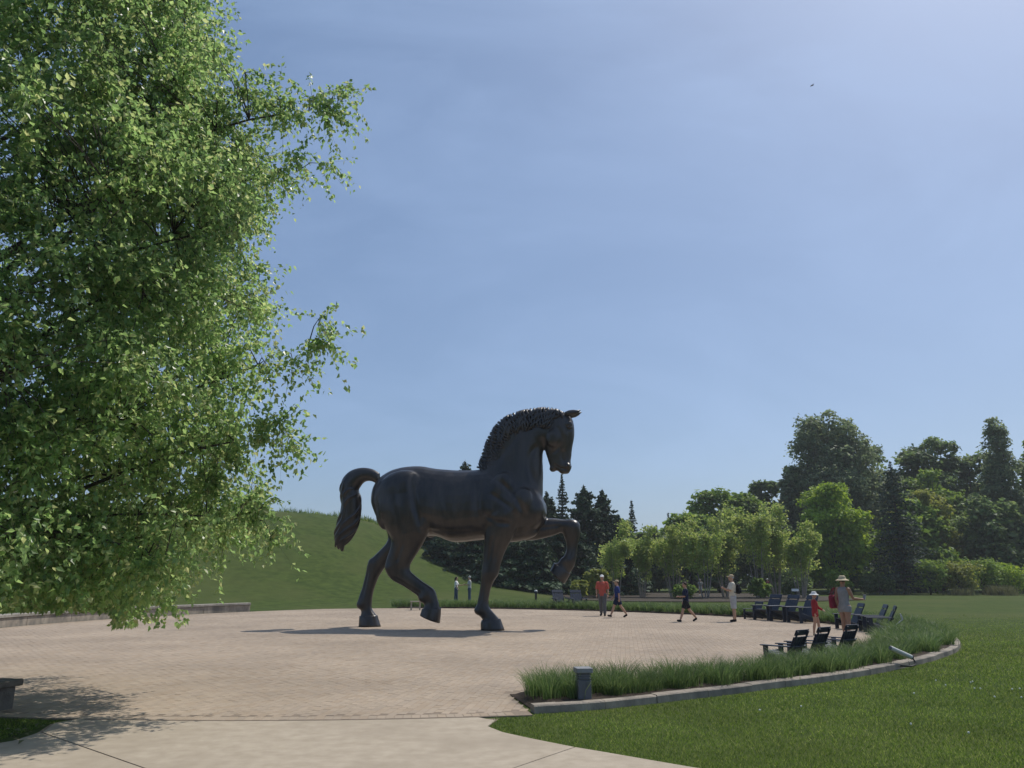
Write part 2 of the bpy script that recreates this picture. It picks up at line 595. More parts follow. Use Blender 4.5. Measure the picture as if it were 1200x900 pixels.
# concrete approach path in three cast panels
path = sheet('concrete_path', [(-14, 2.0), (7.5, 2.0), (6.5, 3.4), (4.6, 5.1), (2.6, 6.68), (1.54, 7.52), (.84, 8.12), (.2, 8.72), (-.1, 9.05), (-.28, 9.4), (-.15, 9.95),
                               (-1.5, 9.86), (-3, 9.9), (-4.4, 10.02), (-5.0, 10.12), (-5.35, 9.6), (-5.2, 9.1), (-5.15, 8.6), (-5.45, 8.1), (-6.2, 7.85), (-8, 7.7), (-14, 7.6)], .005, M['joint'])
near = [(PC[0] + 16.57 * math.cos(R(a)), PC[1] + 16.57 * math.sin(R(a))) for a in np.arange(-96.2, -78.75, 1.25)]
j0, j1 = (-5.13, 9.05), (-2.3, 6.6)
panels = [
    [(-14, 2.0), (-2.3, 2.0), (-2.31, 6.6), (-5.14, 9.04), (-5.16, 8.6), (-5.45, 8.1), (-6.2, 7.85), (-8, 7.7), (-14, 7.6)],
    [(-2.285, 2.0), (-2.0, 4.6), (.62, 8.3), (.2, 8.72), (-.1, 9.05), (-.28, 9.4), (-.2, 9.75)] + [(x, y - .012) for x, y in reversed(near)] + [(-5.1, 9.95), (-5.3, 9.6), (-5.128, 9.06), (-2.285, 6.6)],
    [(-2.27, 2.0), (7.5, 2.0), (6.5, 3.4), (4.6, 5.1), (2.6, 6.68), (1.54, 7.52), (.84, 8.12), (.632, 8.29), (-1.985, 4.6)],
]
for i, p in enumerate(panels):
    sheet('slab', p, .017, M['concrete'], path, thick=.011, kind=None)

# planted ring bed and its soil
bed_t = np.r_[-77.25, -76.9, -76.6, -76.2, np.arange(-75, 101, 1.8)]


def bed_in(a): return float(plaza_r(max(a, -77.3)))
def bed_out(a):
    k = float(np.interp(a, [-78, -74, -69, -62, -54, -45, -37, -28, -15, 0, 40], [16.42, 16.28, 15.93, 15.58, 15.42, 15.32, 15.40, 15.60, 15.95, 16.6, 16.8]))
    return max(k, bed_in(a) + (1.9 if a > 30 else 0))


mb = MB()
vs, fs = [], []
for a in bed_t:
    lift = float(smoothstep(-77.25, -76.2, a))
    for rad, z in ((bed_in(a) + .02, .012 + .01 * lift), (bed_in(a) + .05, .012 + .05 * lift), (bed_out(a) - .15, .012 + .09 * lift)):
        vs.append((PC[0] + rad * math.cos(R(a)), PC[1] + rad * math.sin(R(a)), z))
for i in range(len(bed_t) - 1):
    for j in range(2):
        b = i * 3 + j
        fs.append((b, b + 1, b + 4, b + 3))
mb.add(vs, fs)
bed = mb.build('planting_bed', M['soil'])
tag(bed, kind='structure')

# mulched ground under the birches and conifers
mulch_pts = [(3.5, 66), (4, 60), (4.5, 55.5), (7, 54), (13, 53.5), (20, 54.5), (25.5, 58), (27, 66), (24, 80), (10, 84), (4, 78)]
vs = []
mc = (10, 68)
NR = 14
for j in range(NR + 1):
    for (x, y) in mulch_pts:
        t = j / NR
        xx, yy = mc[0] + (x - mc[0]) * t, mc[1] + (y - mc[1]) * t
        vs.append((xx, yy, float(height(xx, yy)) + .05))
n = len(mulch_pts)
fs = [(j * n + i, (j + 1) * n + i, (j + 1) * n + (i + 1) % n, j * n + (i + 1) % n) for j in range(NR) for i in range(n)]
tag(MB().add(vs, fs).build('mulch', M['mulch']), kind='structure')


# ------------------------------------------------------------------ stone edging
def ring_block(mb, a0, a1, r0, r1, z0, z1, n=2):
    vs, fs = [], []
    for i in range(n + 1):
        a = R(a0 + (a1 - a0) * i / n)
        c, s = math.cos(a), math.sin(a)
        for rad, z in ((r0, z0), (r1, z0), (r1, z1 - .015), (r1 - .015, z1), (r0 + .015, z1), (r0, z1 - .015)):
            vs.append((PC[0] + rad * c, PC[1] + rad * s, z))
    for i in range(n):
        for k in range(6):
            fs.append((i * 6 + k, i * 6 + (k + 1) % 6, (i + 1) * 6 + (k + 1) % 6, (i + 1) * 6 + k))
    fs.append(tuple(reversed(range(6))))
    fs.append(tuple(n * 6 + k for k in range(6)))
    mb.add(vs, fs)


kerb = empty('stone_kerb', (0, 0, 0))
tag(kerb, 'low curved stone kerb holding the outer edge of the ornamental grass bed', 'kerb')
a = -77.4
while a < 66:
    da = math.degrees(rnd.uniform(.82, 1.0) / 16.1)
    off = rnd.uniform(-.006, .006)
    mb = MB()
    ring_block(mb, a, a + da - .035, bed_out(a + da / 2) - .20 + off, bed_out(a + da / 2) + off, -.05, .105 + rnd.uniform(-.006, .006))
    out = []
    for x, y, z in mb.v:
        dgx, rx = polar(x, y)
        k = (float(rx) + bed_out(float(dgx)) - bed_out(a + da / 2)) / float(rx)
        out.append((PC[0] + (x - PC[0]) * k, PC[1] + (y - PC[1]) * k, z))
    mb.v = out
    mb.build('stone_block', M['stone'], kerb)
    a += da
wall = empty('stone_seat_wall', (0, 0, 0))
tag(wall, 'long low stone seat wall curving along the far left rim of the paving', 'wall')
a = 126.6
while a < 204:
    da = min(9.2, 204 - a)
    mb = MB(); ring_block(mb, a + .04, a + da - .04, float(plaza_r(a + da / 2)) + .07, float(plaza_r(a + da / 2)) + .45, -.1, .33, n=4)
    # follow the rim: shear each block radially between its two ends
    def fit(mb, a0, da):
        out = []
        for x, y, z in mb.v:
            dgx, rx = polar(x, y)
            t = ((float(dgx) - a0) % 360) / da
            want = float(plaza_r(a0 + t * da)) - float(plaza_r(a0 + da / 2))
            k = (float(rx) + want) / float(rx)
            out.append((PC[0] + (x - PC[0]) * k, PC[1] + (y - PC[1]) * k, z))
        mb.v = out
    fit(mb, a, da)
    mb.build('stone_block', M['stone'], wall)
    mb = MB(); ring_block(mb, a, a + da - .05, float(plaza_r(a + da / 2)) + .02, float(plaza_r(a + da / 2)) + .52, .335, .43, n=4)
    fit(mb, a, da)
    mb.build('cap_stone', M['cap'], wall)
    a += da

# bench at the left edge: thick slab on block feet
bench = empty('stone_bench', (-6.98, 10.52, 0), R(168))
tag(bench, 'thick slab stone bench standing at the corner of the grass beside the path', 'bench')
mb = MB()
mb.box((-.6, -.24, .295), (2.3, .24, .375), bev=.012)
mb.build('seat', M['oldstone'], bench)
for x in (-.47, 1.7):
    MB().box((x - .065, -.19, -.03), (x + .065, .19, .292), bev=.01).build('leg', M['oldstone'], bench)
MB().box((-.40, .08, .0), (1.63, .16, .29), bev=.01).build('shaded_panel', M['black_metal'], bench)  # side panel painted black to carry the shade on the bench's camera side


# ------------------------------------------------------------------ the bronze horse
HS = {
    'torso':[(-2.11,4.55,-2.09,4.01,0,0.25),(-2.0,4.82,-1.87,3.62,0,0.55),(-1.75,5.07,-1.62,3.28,0,0.78),(-1.39,5.26,-1.2,2.99,0,0.88),(-0.93,5.35,-0.74,2.89,0,0.92),(-0.41,5.36,-0.34,2.95,0,0.90),(0.1,5.27,0.16,2.98,0,0.90),(0.71,5.2,0.76,2.78,0,0.98),(1.31,5.17,1.35,2.79,0,1.0),(1.81,5.2,1.88,2.85,0,0.95),(2.31,5.27,2.41,2.89,0,0.88),(2.8,5.25,2.94,2.92,0,0.8),(3.24,5.07,3.42,3.04,0,0.72),(3.58,4.68,3.71,3.22,0,0.62),(3.78,4.34,3.87,3.4,0,0.47),(3.89,4.06,3.95,3.64,0,0.22)],
    'neck':[(1.91,5.05,3.52,3.55,0,0.72),(1.69,5.28,3.81,4.06,0,0.62),(1.77,5.74,3.86,4.72,0,0.52),(2.02,6.29,3.86,5.32,0,0.45),(2.38,6.74,3.87,5.76,0,0.4),(2.85,7.02,3.99,5.95,0,0.36),(3.46,7.16,4.12,5.93,0,0.33),(4.04,7.19,4.25,6.06,0,0.3),(4.4,7.12,4.39,6.29,0,0.24)],
    'head':[(4.55,7.11,3.96,6.6,0,0.24),(4.86,6.87,3.91,6.21,0,0.32),(4.94,6.55,3.91,5.92,0,0.36),(4.93,6.23,3.95,5.72,0,0.30),(4.87,5.89,4.00,5.55,0,0.24),(4.83,5.6,4.06,5.36,0,0.21),(4.80,5.38,4.12,5.23,0,0.21),(4.82,5.18,4.32,5.12,0,0.22),(4.72,4.99,4.46,4.97,0,0.16)],
    'farfore':[(2.71,3.78,2.81,2.83,0.45,0.34),(3.2,3.68,3.09,2.83,0.5,0.35),(3.68,3.56,3.53,2.84,0.5,0.32),(4.12,3.56,4.06,2.97,0.5,0.27),(4.5,3.51,4.37,3.08,0.5,0.23),(4.86,3.5,4.43,3.06,0.5,0.25),(5.03,3.19,4.46,2.94,0.5,0.23),(4.97,2.86,4.54,2.73,0.5,0.18),(4.91,2.54,4.54,2.5,0.5,0.16),(4.86,2.17,4.41,2.22,0.5,0.21),(4.77,1.94,4.29,2.11,0.5,0.18),(4.64,1.76,4.16,2.08,0.5,0.2),(4.57,1.61,4.09,1.99,0.5,0.26),(4.46,1.43,3.99,1.83,0.5,0.29)],
    'nearfore':[(1.85,4.46,3.1,4.2,-0.5,0.3),(1.87,3.99,3.27,3.78,-0.58,0.32),(1.94,3.53,3.19,3.42,-0.57,0.33),(1.98,3.16,3.0,3.06,-0.55,0.31),(1.98,2.84,2.86,2.79,-0.53,0.29),(1.95,2.48,2.68,2.46,-0.51,0.26),(1.93,2.07,2.52,2.05,-0.5,0.23),(1.89,1.79,2.45,1.72,-0.5,0.245),(1.87,1.49,2.26,1.43,-0.5,0.19),(1.82,1.14,2.15,1.09,-0.5,0.16),(1.76,0.83,2.13,0.79,-0.5,0.18),(1.69,0.58,2.2,0.64,-0.5,0.21),(1.83,0.44,2.34,0.5,-0.5,0.17),(1.95,0.31,2.48,0.35,-0.5,0.2),(1.9,0.2,2.53,0.27,-0.5,0.27),(1.9,0.0,2.64,0.0,-0.5,0.32)],
    'nearhind':[(-1.71,4.74,-0.01,4.55,-0.46,0.38),(-1.76,4.06,0.12,3.84,-0.56,0.42),(-1.49,3.34,0.12,3.2,-0.56,0.38),(-1.21,2.87,-0.01,2.89,-0.54,0.32),(-1.23,2.55,-0.22,2.52,-0.52,0.26),(-1.35,2.22,-0.46,2.15,-0.5,0.22),(-1.4,1.92,-0.53,1.97,-0.5,0.2),(-1.2,1.58,-0.49,1.81,-0.5,0.18),(-0.72,1.33,-0.14,1.54,-0.5,0.16),(-0.32,1.09,0.15,1.36,-0.5,0.16),(-0.11,0.91,0.33,1.22,-0.5,0.2),(0.0,0.73,0.45,0.91,-0.5,0.17),(-0.04,0.64,0.51,0.67,-0.5,0.22),(-0.08,0.55,0.53,0.47,-0.5,0.27),(-0.12,0.44,0.51,0.2,-0.5,0.3)],
    'farhind':[(-1.95,4.06,-0.33,3.84,0.54,0.4),(-1.87,3.46,-0.42,3.35,0.54,0.36),(-1.68,2.92,-0.75,2.87,0.5,0.28),(-2.01,2.49,-1.4,2.37,0.5,0.23),(-2.36,2.15,-1.74,1.97,0.5,0.2),(-2.45,1.72,-1.97,1.64,0.5,0.17),(-2.56,1.24,-2.14,1.17,0.5,0.16),(-2.69,0.79,-2.19,0.77,0.5,0.2),(-2.55,0.54,-2.17,0.57,0.5,0.16),(-2.56,0.35,-2.01,0.37,0.5,0.2),(-2.58,0.21,-1.95,0.24,0.5,0.27),(-2.59,0.0,-1.85,0.0,0.5,0.31)],
    'tail':[(-1.91,5.18,-1.96,4.75,0,0.15),(-2.18,5.33,-2.23,4.87,0,0.2),(-2.6,5.39,-2.47,4.83,0,0.26),(-3.02,5.28,-2.62,4.63,0,0.3),(-3.3,4.98,-2.64,4.52,0,0.32),(-3.35,4.58,-2.57,4.32,0,0.33),(-3.29,4.23,-2.54,4.07,0,0.32),(-3.32,3.84,-2.55,3.68,0,0.3),(-3.4,3.45,-2.62,3.32,0,0.28),(-3.47,3.11,-2.81,2.96,0,0.22),(-3.43,2.82,-3.04,2.72,0,0.14),(-3.33,2.58,-3.27,2.55,0,0.04)],
}


def catmull(rows, sub):
    P = np.array(rows, float)
    out = []
    n = len(P)
    for i in range(n - 1):
        p0, p1, p2, p3 = P[max(i - 1, 0)], P[i], P[i + 1], P[min(i + 2, n - 1)]
        for k in range(sub):
            t = k / sub
            out.append(.5 * ((2 * p1) + (-p0 + p2) * t + (2 * p0 - 5 * p1 + 4 * p2 - p3) * t * t + (-p0 + 3 * p1 - 3 * p2 + p3) * t ** 3))
    out.append(P[-1])
    return np.array(out)


def section_loft(rows, sub=3, n=28, egg=0.0, power=1.0):
    """rows: edge A (x,z), edge B (x,z), lateral offset, lateral half width; sagittal plane is xz."""
    S_ = catmull(rows, sub)
    vs, fs = [], []
    for ax, az, bx_, bz_, l, hw_ in S_:
        c = np.array([(ax + bx_) / 2, l, (az + bz_) / 2])
        u = np.array([(ax - bx_) / 2, 0, (az - bz_) / 2])
        w = np.array([0, hw_, 0])
        for k in range(n):
            t = 2 * math.pi * k / n
            ct, st = math.cos(t), math.sin(t)
            st2 = math.copysign(abs(st) ** power, st) * (1 - egg * ct)
            vs.append(c + u * ct + w * st2)
    m = len(S_)
    for i in range(m - 1):
        for k in range(n):
            k2 = (k + 1) % n
            fs.append((i * n + k, i * n + k2, (i + 1) * n + k2, (i + 1) * n + k))
    fs.append(tuple(reversed(range(n))))
    fs.append(tuple((m - 1) * n + k for k in range(n)))
    return [Vector(v) for v in vs], fs


horse = empty('horse_statue', (-2.75, 26.45, PZ), R(-10.7))
tag(horse, 'monumental dark bronze statue of a striding horse with one foreleg raised', 'statue')
mb = MB()
for k, egg, pw in (('torso', .16, .85), ('neck', .12, 1), ('head', -.1, .9), ('farfore', 0, .9), ('nearfore', 0, .9), ('nearhind', 0, .9), ('farhind', 0, .9)):
    mb.add(*section_loft(HS[k], egg=egg, power=pw))


def rot_ell(c, r, pitch):
    Mx = Matrix.Translation(Vector(c)) @ Matrix.Rotation(pitch, 4, 'Y')
    mb.ell((0, 0, 0), r, 16, 10, Mx)


# muscle masses
for sd in (-1, 1):
    rot_ell((3.12, .60 * sd, 3.92), (.42, .30, .62), R(28))      # point of shoulder
    rot_ell((2.35, .58 * sd, 4.25), (.42, .28, .85), R(30))      # shoulder blade
    rot_ell((2.55, .70 * sd, 3.55), (.55, .24, .34), R(-25))     # upper arm
    rot_ell((-.95, .50 * sd, 4.40), (.95, .42, .75), R(-20))     # croup
    rot_ell((-1.35, .50 * sd, 4.0), (.45, .40, .85), R(6))      # buttock
    rot_ell((-.12, .66 * sd, 3.35), (.30, .22, .42), R(25))      # stifle
    rot_ell((3.62, .30 * sd, 3.75), (.32, .32, .45), R(10))      # breast
    rot_ell((4.32, .27 * sd, 6.16), (.30, .12, .34), R(20))      # cheek
    rot_ell((4.80, .27 * sd, 6.60), (.13, .09, .10), 0)          # brow
    rot_ell((4.72, .17 * sd, 5.22), (.10, .09, .10), 0)          # nostril wing
rot_ell((4.21, 0, 5.17), (.14, .15, .12), R(-30))                 # lower lip
rot_ell((3.0, 0, 3.0), (.7, .42, .22), R(-8))                     # sternum
# knees, hocks and fetlocks
for c, r in (((2.18, -.5, 1.78), (.29, .25, .22)), ((1.86, -.5, .60), (.21, .22, .16)), ((-1.18, -.5, 1.93), (.22, .2, .22)), ((-.02, -.5, .98), (.2, .21, .17)),
             ((-2.2, .5, 2.08), (.18, .2, .22)), ((-2.55, .5, .72), (.18, .21, .17)), ((4.78, .5, 3.25), (.25, .26, .26)), ((4.5, .5, 2.12), (.2, .21, .18))):
    mb.ell(c, r, 14, 9)
body_me = mb.blob('body', .034, 10)


def carve(me, lines, noise_amp=.0):
    """press shallow folds (negative) or raise tendons (positive) along lines drawn on the flanks"""
    nv = len(me.vertices)
    co = np.empty(nv * 3, np.float32); me.vertices.foreach_get('co', co); co = co.reshape(-1, 3).astype(float)
    nr = np.empty(nv * 3, np.float32); me.vertex_normals.foreach_get('vector', nr); nr = nr.reshape(-1, 3).astype(float)
    off = np.zeros(nv)
    for pts, amp, wd, ymin, ymax in lines:
        P_ = catmull([(*p, 0) for p in pts], 8)[:, :2]
        sel = np.where((co[:, 1] >= ymin) & (co[:, 1] <= ymax) & (np.abs(nr[:, 1]) > .15))[0]
        q = co[sel][:, [0, 2]]
        best = np.full(len(sel), 9e9); tt = np.zeros(len(sel))
        for i in range(len(P_) - 1):
            a_, b_ = P_[i], P_[i + 1]
            ab = b_ - a_
            t_ = np.clip(((q - a_) @ ab) / (ab @ ab + 1e-12), 0, 1)
            dd_ = np.linalg.norm(q - (a_ + t_[:, None] * ab), axis=1)
            m_ = dd_ < best
            best[m_] = dd_[m_]; tt[m_] = (i + t_[m_]) / (len(P_) - 1)
        fade = np.clip(np.minimum(tt, 1 - tt) * 5, 0, 1)
        off[sel] += amp * np.exp(-(best / wd) ** 2) * fade * np.abs(nr[sel, 1])
    if noise_amp:
        off += noise_amp * np.array([mnoise.noise(Vector(p) * 2.3) + .5 * mnoise.noise(Vector(p) * 6.0) for p in co])
    co += nr * off[:, None]
    me.vertices.foreach_set('co', co.astype(np.float32).ravel())
    me.update()


LN = []
for lo_, hi_ in ((-2, -.15), (.15, 2)):
    LN += [([(-.42, 5.12), (-.46, 4.7), (-.32, 4.05), (-.16, 3.5), (-.08, 3.0)], -.075, .085, lo_, hi_),
           ([(1.75, 4.7), (1.80, 4.2), (1.86, 3.7), (1.93, 3.2)], -.05, .10, lo_, hi_),
           ([(2.05, 5.0), (2.5, 4.72), (2.95, 4.28), (3.25, 3.85), (3.36, 3.5)], -.075, .09, lo_, hi_),
           ([(2.2, 4.3), (2.6, 4.05), (3.0, 3.75)], -.04, .07, lo_, hi_),
           ([(2.05, 3.6), (2.5, 3.35), (2.95, 3.3)], -.05, .08, lo_, hi_),
           ([(-1.72, 4.3), (-1.62, 3.7), (-1.35, 3.1), (-1.1, 2.7)], -.055, .08, lo_, hi_),
           ([(-1.1, 4.7), (-.95, 4.1), (-.75, 3.5), (-.65, 3.0)], -.035, .12, lo_, hi_),
           ([(3.72, 4.5), (3.5, 5.1), (3.5, 5.6), (3.72, 5.95)], -.06, .09, lo_, hi_),
           ([(2.2, 5.2), (2.6, 5.7), (3.1, 6.3), (3.7, 6.65)], -.03, .12, lo_, hi_),
           ([(.5, 4.6), (.6, 4.0), (.8, 3.4)], -.014, .10, lo_, hi_), ([(.85, 4.6), (.95, 4.0), (1.1, 3.4)], -.014, .10, lo_, hi_), ([(1.2, 4.6), (1.3, 4.0), (1.4, 3.4)], -.014, .10, lo_, hi_),
           ([(-.2, 3.15), (.4, 3.1), (1.1, 3.05), (1.8, 3.1)], -.03, .07, lo_, hi_),
           ([(2.32, 2.95), (2.25, 2.5), (2.2, 2.1)], -.035, .05, lo_, hi_), ([(2.55, 2.9), (2.45, 2.5), (2.36, 2.1)], -.03, .05, lo_, hi_),
           ([(2.0, 1.6), (1.95, 1.2), (1.9, .8)], -.035, .035, lo_, hi_), ([(-.7, 2.75), (-.85, 2.4), (-.95, 2.1)], -.035, .06, lo_, hi_),
           ([(-1.0, 1.62), (-.55, 1.35), (-.1, 1.1)], -.035, .04, lo_, hi_), ([(-2.3, 1.9), (-2.4, 1.4), (-2.5, .9)], -.035, .04, lo_, hi_),
           ([(4.8, 2.9), (4.74, 2.5), (4.66, 2.2)], -.035, .04, lo_, hi_), ([(3.5, 3.2), (4.0, 3.25), (4.4, 3.3)], -.03, .05, lo_, hi_),
           ([(4.18, 5.62), (4.42, 5.85), (4.52, 6.2), (4.40, 6.55)], -.045, .06, lo_, hi_),
           ([(4.80, 5.10), (4.55, 5.12), (4.36, 5.20), (4.28, 5.32)], -.05, .03, lo_, hi_),
           ([(4.72, 6.35), (4.66, 6.0), (4.60, 5.7)], .035, .05, lo_, hi_),
           ([(4.55, 5.75), (4.55, 5.5), (4.6, 5.35)], -.03, .05, lo_, hi_),
           ([(4.62, 6.62), (4.80, 6.42), (4.92, 6.5)], -.03, .035, lo_, hi_)]
carve(body_me, LN, .008)
body = link('body', body_me, M['bronze'], horse)
# hooves: a hard rim over each foot
for rows, l in ((HS['nearfore'][-3:], 1), (HS['farhind'][-3:], 1), (HS['nearhind'][-3:], 1), (HS['farfore'][-3:], 1)):
    rows = [list(r_) for r_ in rows]
    for i, r_ in enumerate(rows):
        k = (1.13, 1.05, 1.03)[i]
        cx, cz = (r_[0] + r_[2]) / 2, (r_[1] + r_[3]) / 2
        r_[0], r_[1], r_[2], r_[3], r_[5] = cx + (r_[0] - cx) * k, cz + (r_[1] - cz) * k, cx + (r_[2] - cx) * k, cz + (r_[3] - cz) * k, r_[5] * k + .01
    hb = MB().add(*section_loft(rows, 3, 24, power=.9))
    link('hoof', hb.mesh('hoof'), M['bronze'], horse, smooth=True)
# ears
for sd in (-1, 1):
    e = MB().tube([(4.66, .15 * sd, 6.98), (4.80, .17 * sd, 7.0), (4.95, .18 * sd, 7.02), (5.06, .17 * sd, 7.04), (5.18, .15 * sd, 7.09)], [.075, .105, .095, .06, .012], 10)
    e.build('ear', M['bronze'], horse, smooth=True)
    MB().ell((4.82, .315 * sd, 6.50), (.075, .05, .055), 12, 8).build('eye', M['bronze'], horse, smooth=True)
    MB().tube([(4.79, .235 * sd, 5.27), (4.75, .262 * sd, 5.22), (4.69, .245 * sd, 5.19), (4.68, .225 * sd, 5.24)], [.02, .028, .026, .016], 8).build('nostril', M['bronze'], horse, smooth=True)
# mane: rows of combed locks over the crest
crest = catmull([(1.53, 5.25), (1.68, 5.62), (1.92, 6.27), (2.31, 6.83), (2.8, 7.11), (3.4, 7.25), (3.99, 7.28), (4.36, 7.20), (4.62, 7.04)], 12)
seg = np.r_[0, np.cumsum(np.hypot(*np.diff(crest, axis=0).T))]
mane = MB()
nl = 48
for row, (down, r0, ln) in enumerate(((.015, .050, .42), (.24, .046, .40), (.45, .038, .36))):
    for sd in (-1, 1):
        for i in range(nl):
            s = seg[-1] * (i + .5 + rnd.uniform(-.15, .15) + (.5 if row == 1 else 0)) / nl
            if s > seg[-1]: continue
            c = np.array([np.interp(s, seg, crest[:, 0]), np.interp(s, seg, crest[:, 1])])
            s2 = min(s + .05, seg[-1]); s1 = max(s - .05, 0)
            tg = np.array([np.interp(s2, seg, crest[:, 0]) - np.interp(s1, seg, crest[:, 0]), np.interp(s2, seg, crest[:, 1]) - np.interp(s1, seg, crest[:, 1])])
            tg /= np.linalg.norm(tg) + 1e-9
            nm = np.array([tg[1], -tg[0]])                 # into the neck
            fade = min(1, .35 + s / seg[-1] * 1.6)
            pts, rads = [], []
            L_ = ln * rnd.uniform(.8, 1.15)
            for q in range(6):
                t = q / 5
                dep = down + L_ * t * .95
                lat = (.10 + .34 * math.sqrt(max(0, min(1, dep / .75)))) * (1 if s < seg[-1] * .7 else .85)
                lat = min(lat, .40) - (.07 if q == 5 else .02 if q == 4 else 0)
                if row == 0 and q == 0: lat = .0
                sw = .06 * math.sin(t * 5.0 + i * .9) - .16 * t
                p = c + nm * (dep + .02) + tg * sw
                pts.append((p[0], sd * (lat + .02), p[1]))
                rads.append(r0 * (.9, 1.0, 1.0, .95, .8, .35)[q] * fade)
            mane.tube(pts, rads, 6)
# forelock clump over the poll
for i in range(26):
    a = rnd.uniform(-1, 1)
    s = rnd.uniform(0, 1)
    p0 = Vector((4.30 + .38 * s, a * .22, 7.16 - .16 * s))
    pts = [p0 + Vector((.05 * q + rnd.uniform(-.02, .02), a * .03 * q, -.065 * q - .01 * q * q)) for q in range(4)]
    mane.tube(pts, [.05, .065, .05, .015], 6)
mane.build('mane', M['bronze'], horse, smooth=True)
# tail: smooth dock turning to twisted hair
HS['tail'] = [((a0 + b0) / 2 + (a0 - b0) * .46, (a1 + b1) / 2 + (a1 - b1) * .46, (a0 + b0) / 2 - (a0 - b0) * .46, (a1 + b1) / 2 - (a1 - b1) * .46, l0, w0 * .9) for a0, a1, b0, b1, l0, w0 in HS['tail']]
tl = MB().add(*section_loft(HS['tail'], 4, 24))
ts = catmull(HS['tail'], 6)
for k in range(11):
    pts, rads = [], []
    st, en = 20 + k % 3 * 2, len(ts) - 3 - (k % 4)
    for i in range(st, en):
        ax, az, bx_, bz_, l, hw_ = ts[i]
        t = 2 * math.pi * (k / 11 + (i - st) / 95) + .45 * math.sin((i - st) * .22 + k * 1.7)
        c = Vector(((ax + bx_) / 2, 0, (az + bz_) / 2))
        u = Vector(((ax - bx_) / 2, 0, (az - bz_) / 2))
        pts.append(c + u * math.cos(t) * 1.0 + Vector((0, hw_, 0)) * math.sin(t))
        rads.append(.045 * min(1, (i - st + 1) / 8) * min(1, (en - i) / 6))
    tl.tube(pts, rads, 7)
for k in range(14):
    ax, az, bx_, bz_, l, hw_ = ts[rnd.randrange(44, 60)]
    f = rnd.uniform(-.8, .9)
    c = Vector(((ax + bx_) / 2 + (ax - bx_) / 2 * f, rnd.uniform(-1, 1) * hw_ * .8, (az + bz_) / 2 + (az - bz_) / 2 * f))
    pts = [c + Vector((-.03 * q * (1 if f > 0 else -.2), 0, .10 - .11 * q)) for q in range(5)]
    tl.tube(pts, [.05, .07, .06, .04, .006], 6)
link('tail', tl.blob('tail', .022, 2), M['bronze'], horse)


# ------------------------------------------------------------------ chairs
def chair_parts():
    """deep slatted garden chair; faces +x, origin on the ground under the seat"""
    P = []
    W = .36
    for s in (-1, 1):
        P.append(('leg', MB().box((.26, s * W - .02, 0), (.40, s * W + .02, .54), bev=.006)))                       # broad front leg
        Mx = Matrix.Translation((.36, s * (W - .045), .36)) @ Matrix.Rotation(R(16), 4, 'Y')
        P.append(('side_rail', MB().box((-.86, -.018, -.13), (.0, .018, .0), Matrix.Translation((.37, s * (W - .045), .385)) @ Matrix.Rotation(R(-19), 4, 'Y'), bev=.005)))
        P.append(('arm', MB().box((-.38, s * W - .075, .54), (.46, s * W + .075, .567), bev=.008)))
        P.append(('arm_bracket', MB().add([(.33, s * W - .012 + s * .03, .54), (.33, s * W + .012 + s * .03, .54), (.33, s * W - .012 + s * .03, .40), (.33, s * W + .012 + s * .03, .40), (.27, s * W - .012 + s * .03, .54), (.27, s * W + .012 + s * .03, .54)],
                                         [(0, 1, 3, 2), (0, 2, 4), (1, 5, 3), (0, 4, 5, 1), (2, 3, 5, 4)])))
    for i in range(6):
        x = .36 - i * .095
        z = .385 - (.37 - x) * math.tan(R(19)) + .002
        P.append(('seat_slat', MB().box((-.041, -.30, 0), (.041, .30, .022), Matrix.Translation((x, 0, z)) @ Matrix.Rotation(R(-19), 4, 'Y'), bev=.005)))
    BM = Matrix.Translation((-.17, 0, .20)) @ Matrix.Rotation(R(-27), 4, 'Y')
    hts = [.66] * 5
    P.append(('head_rail', MB().box((-.012, -.31, .70), (.012, .31, .86), BM, bev=.008)))
    for s in (-1, 1):
        P.append(('back_stile', MB().box((-.045, s * .25 - .03, .05), (-.0135, s * .25 + .03, .83), BM, bev=.004)))
    for i in range(5):
        y = (i - 2) * .124
        P.append(('back_slat', MB().box((-.012, y - .058, 0), (.012, y + .058, hts[i]), BM, bev=.005)))
    P.append(('back_rail', MB().box((-.075, -.32, .36), (-.046, .32, .43), BM, bev=.005)))
    P.append(('back_rail', MB().box((-.075, -.30, .10), (-.046, .30, .17), BM, bev=.005)))
    return [(n, mbx.mesh(n)) for n, mbx in P]


CH = chair_parts()


def chair(x, y, face, label, group, scale=1.0):
    t = empty('garden_chair', (x, y, PZ), face, scale)
    tag(t, label, 'chair', group)
    for n_, me in CH:
        link(n_, me, M['chair'], t)
    return t


def toward(x, y, d=0.0):
    return math.atan2(PC[1] - y, PC[0] - x) + R(d)


G = 'navy garden chairs round the plaza'
chair(2.55, 42.0, R(-75), 'navy slatted chair below the raised bronze hoof, left of its twin', G)
chair(3.45, 41.7, R(-80), 'navy slatted chair next to the walking man in the orange shirt', G)
chair(10.05, 31.5, toward(10.0, 31.6, 6), 'navy slatted chair closest to the man with the backpack', G)
chair(10.4, 30.6, toward(11, 30.9, 6), 'middle chair in the row between the backpack man and the girl', G)
chair(10.75, 29.7, toward(11, 29.9, 4), 'navy slatted chair right behind the white sun hat of the girl', G)
chair(9.72, 32.25, toward(9.4, 32, 5), 'small low navy chair behind the man with the backpack', G, .7)
chair(10.95, 26.1, toward(10.9, 26, 0), 'navy slatted chair just beyond the woman in grey', G, .84)
chair(11.2, 25.0, toward(11.2, 25, -6), 'middle navy chair in the cluster beside the woman in grey', G, .84)
chair(11.0, 24.0, toward(11.0, 24, -10), 'navy chair of the cluster with sunlit seat beside the tall grass', G, .84)
chair(5.12, 15.2, R(130), 'dark chair seen from behind with both arms over the paving', G, .72)
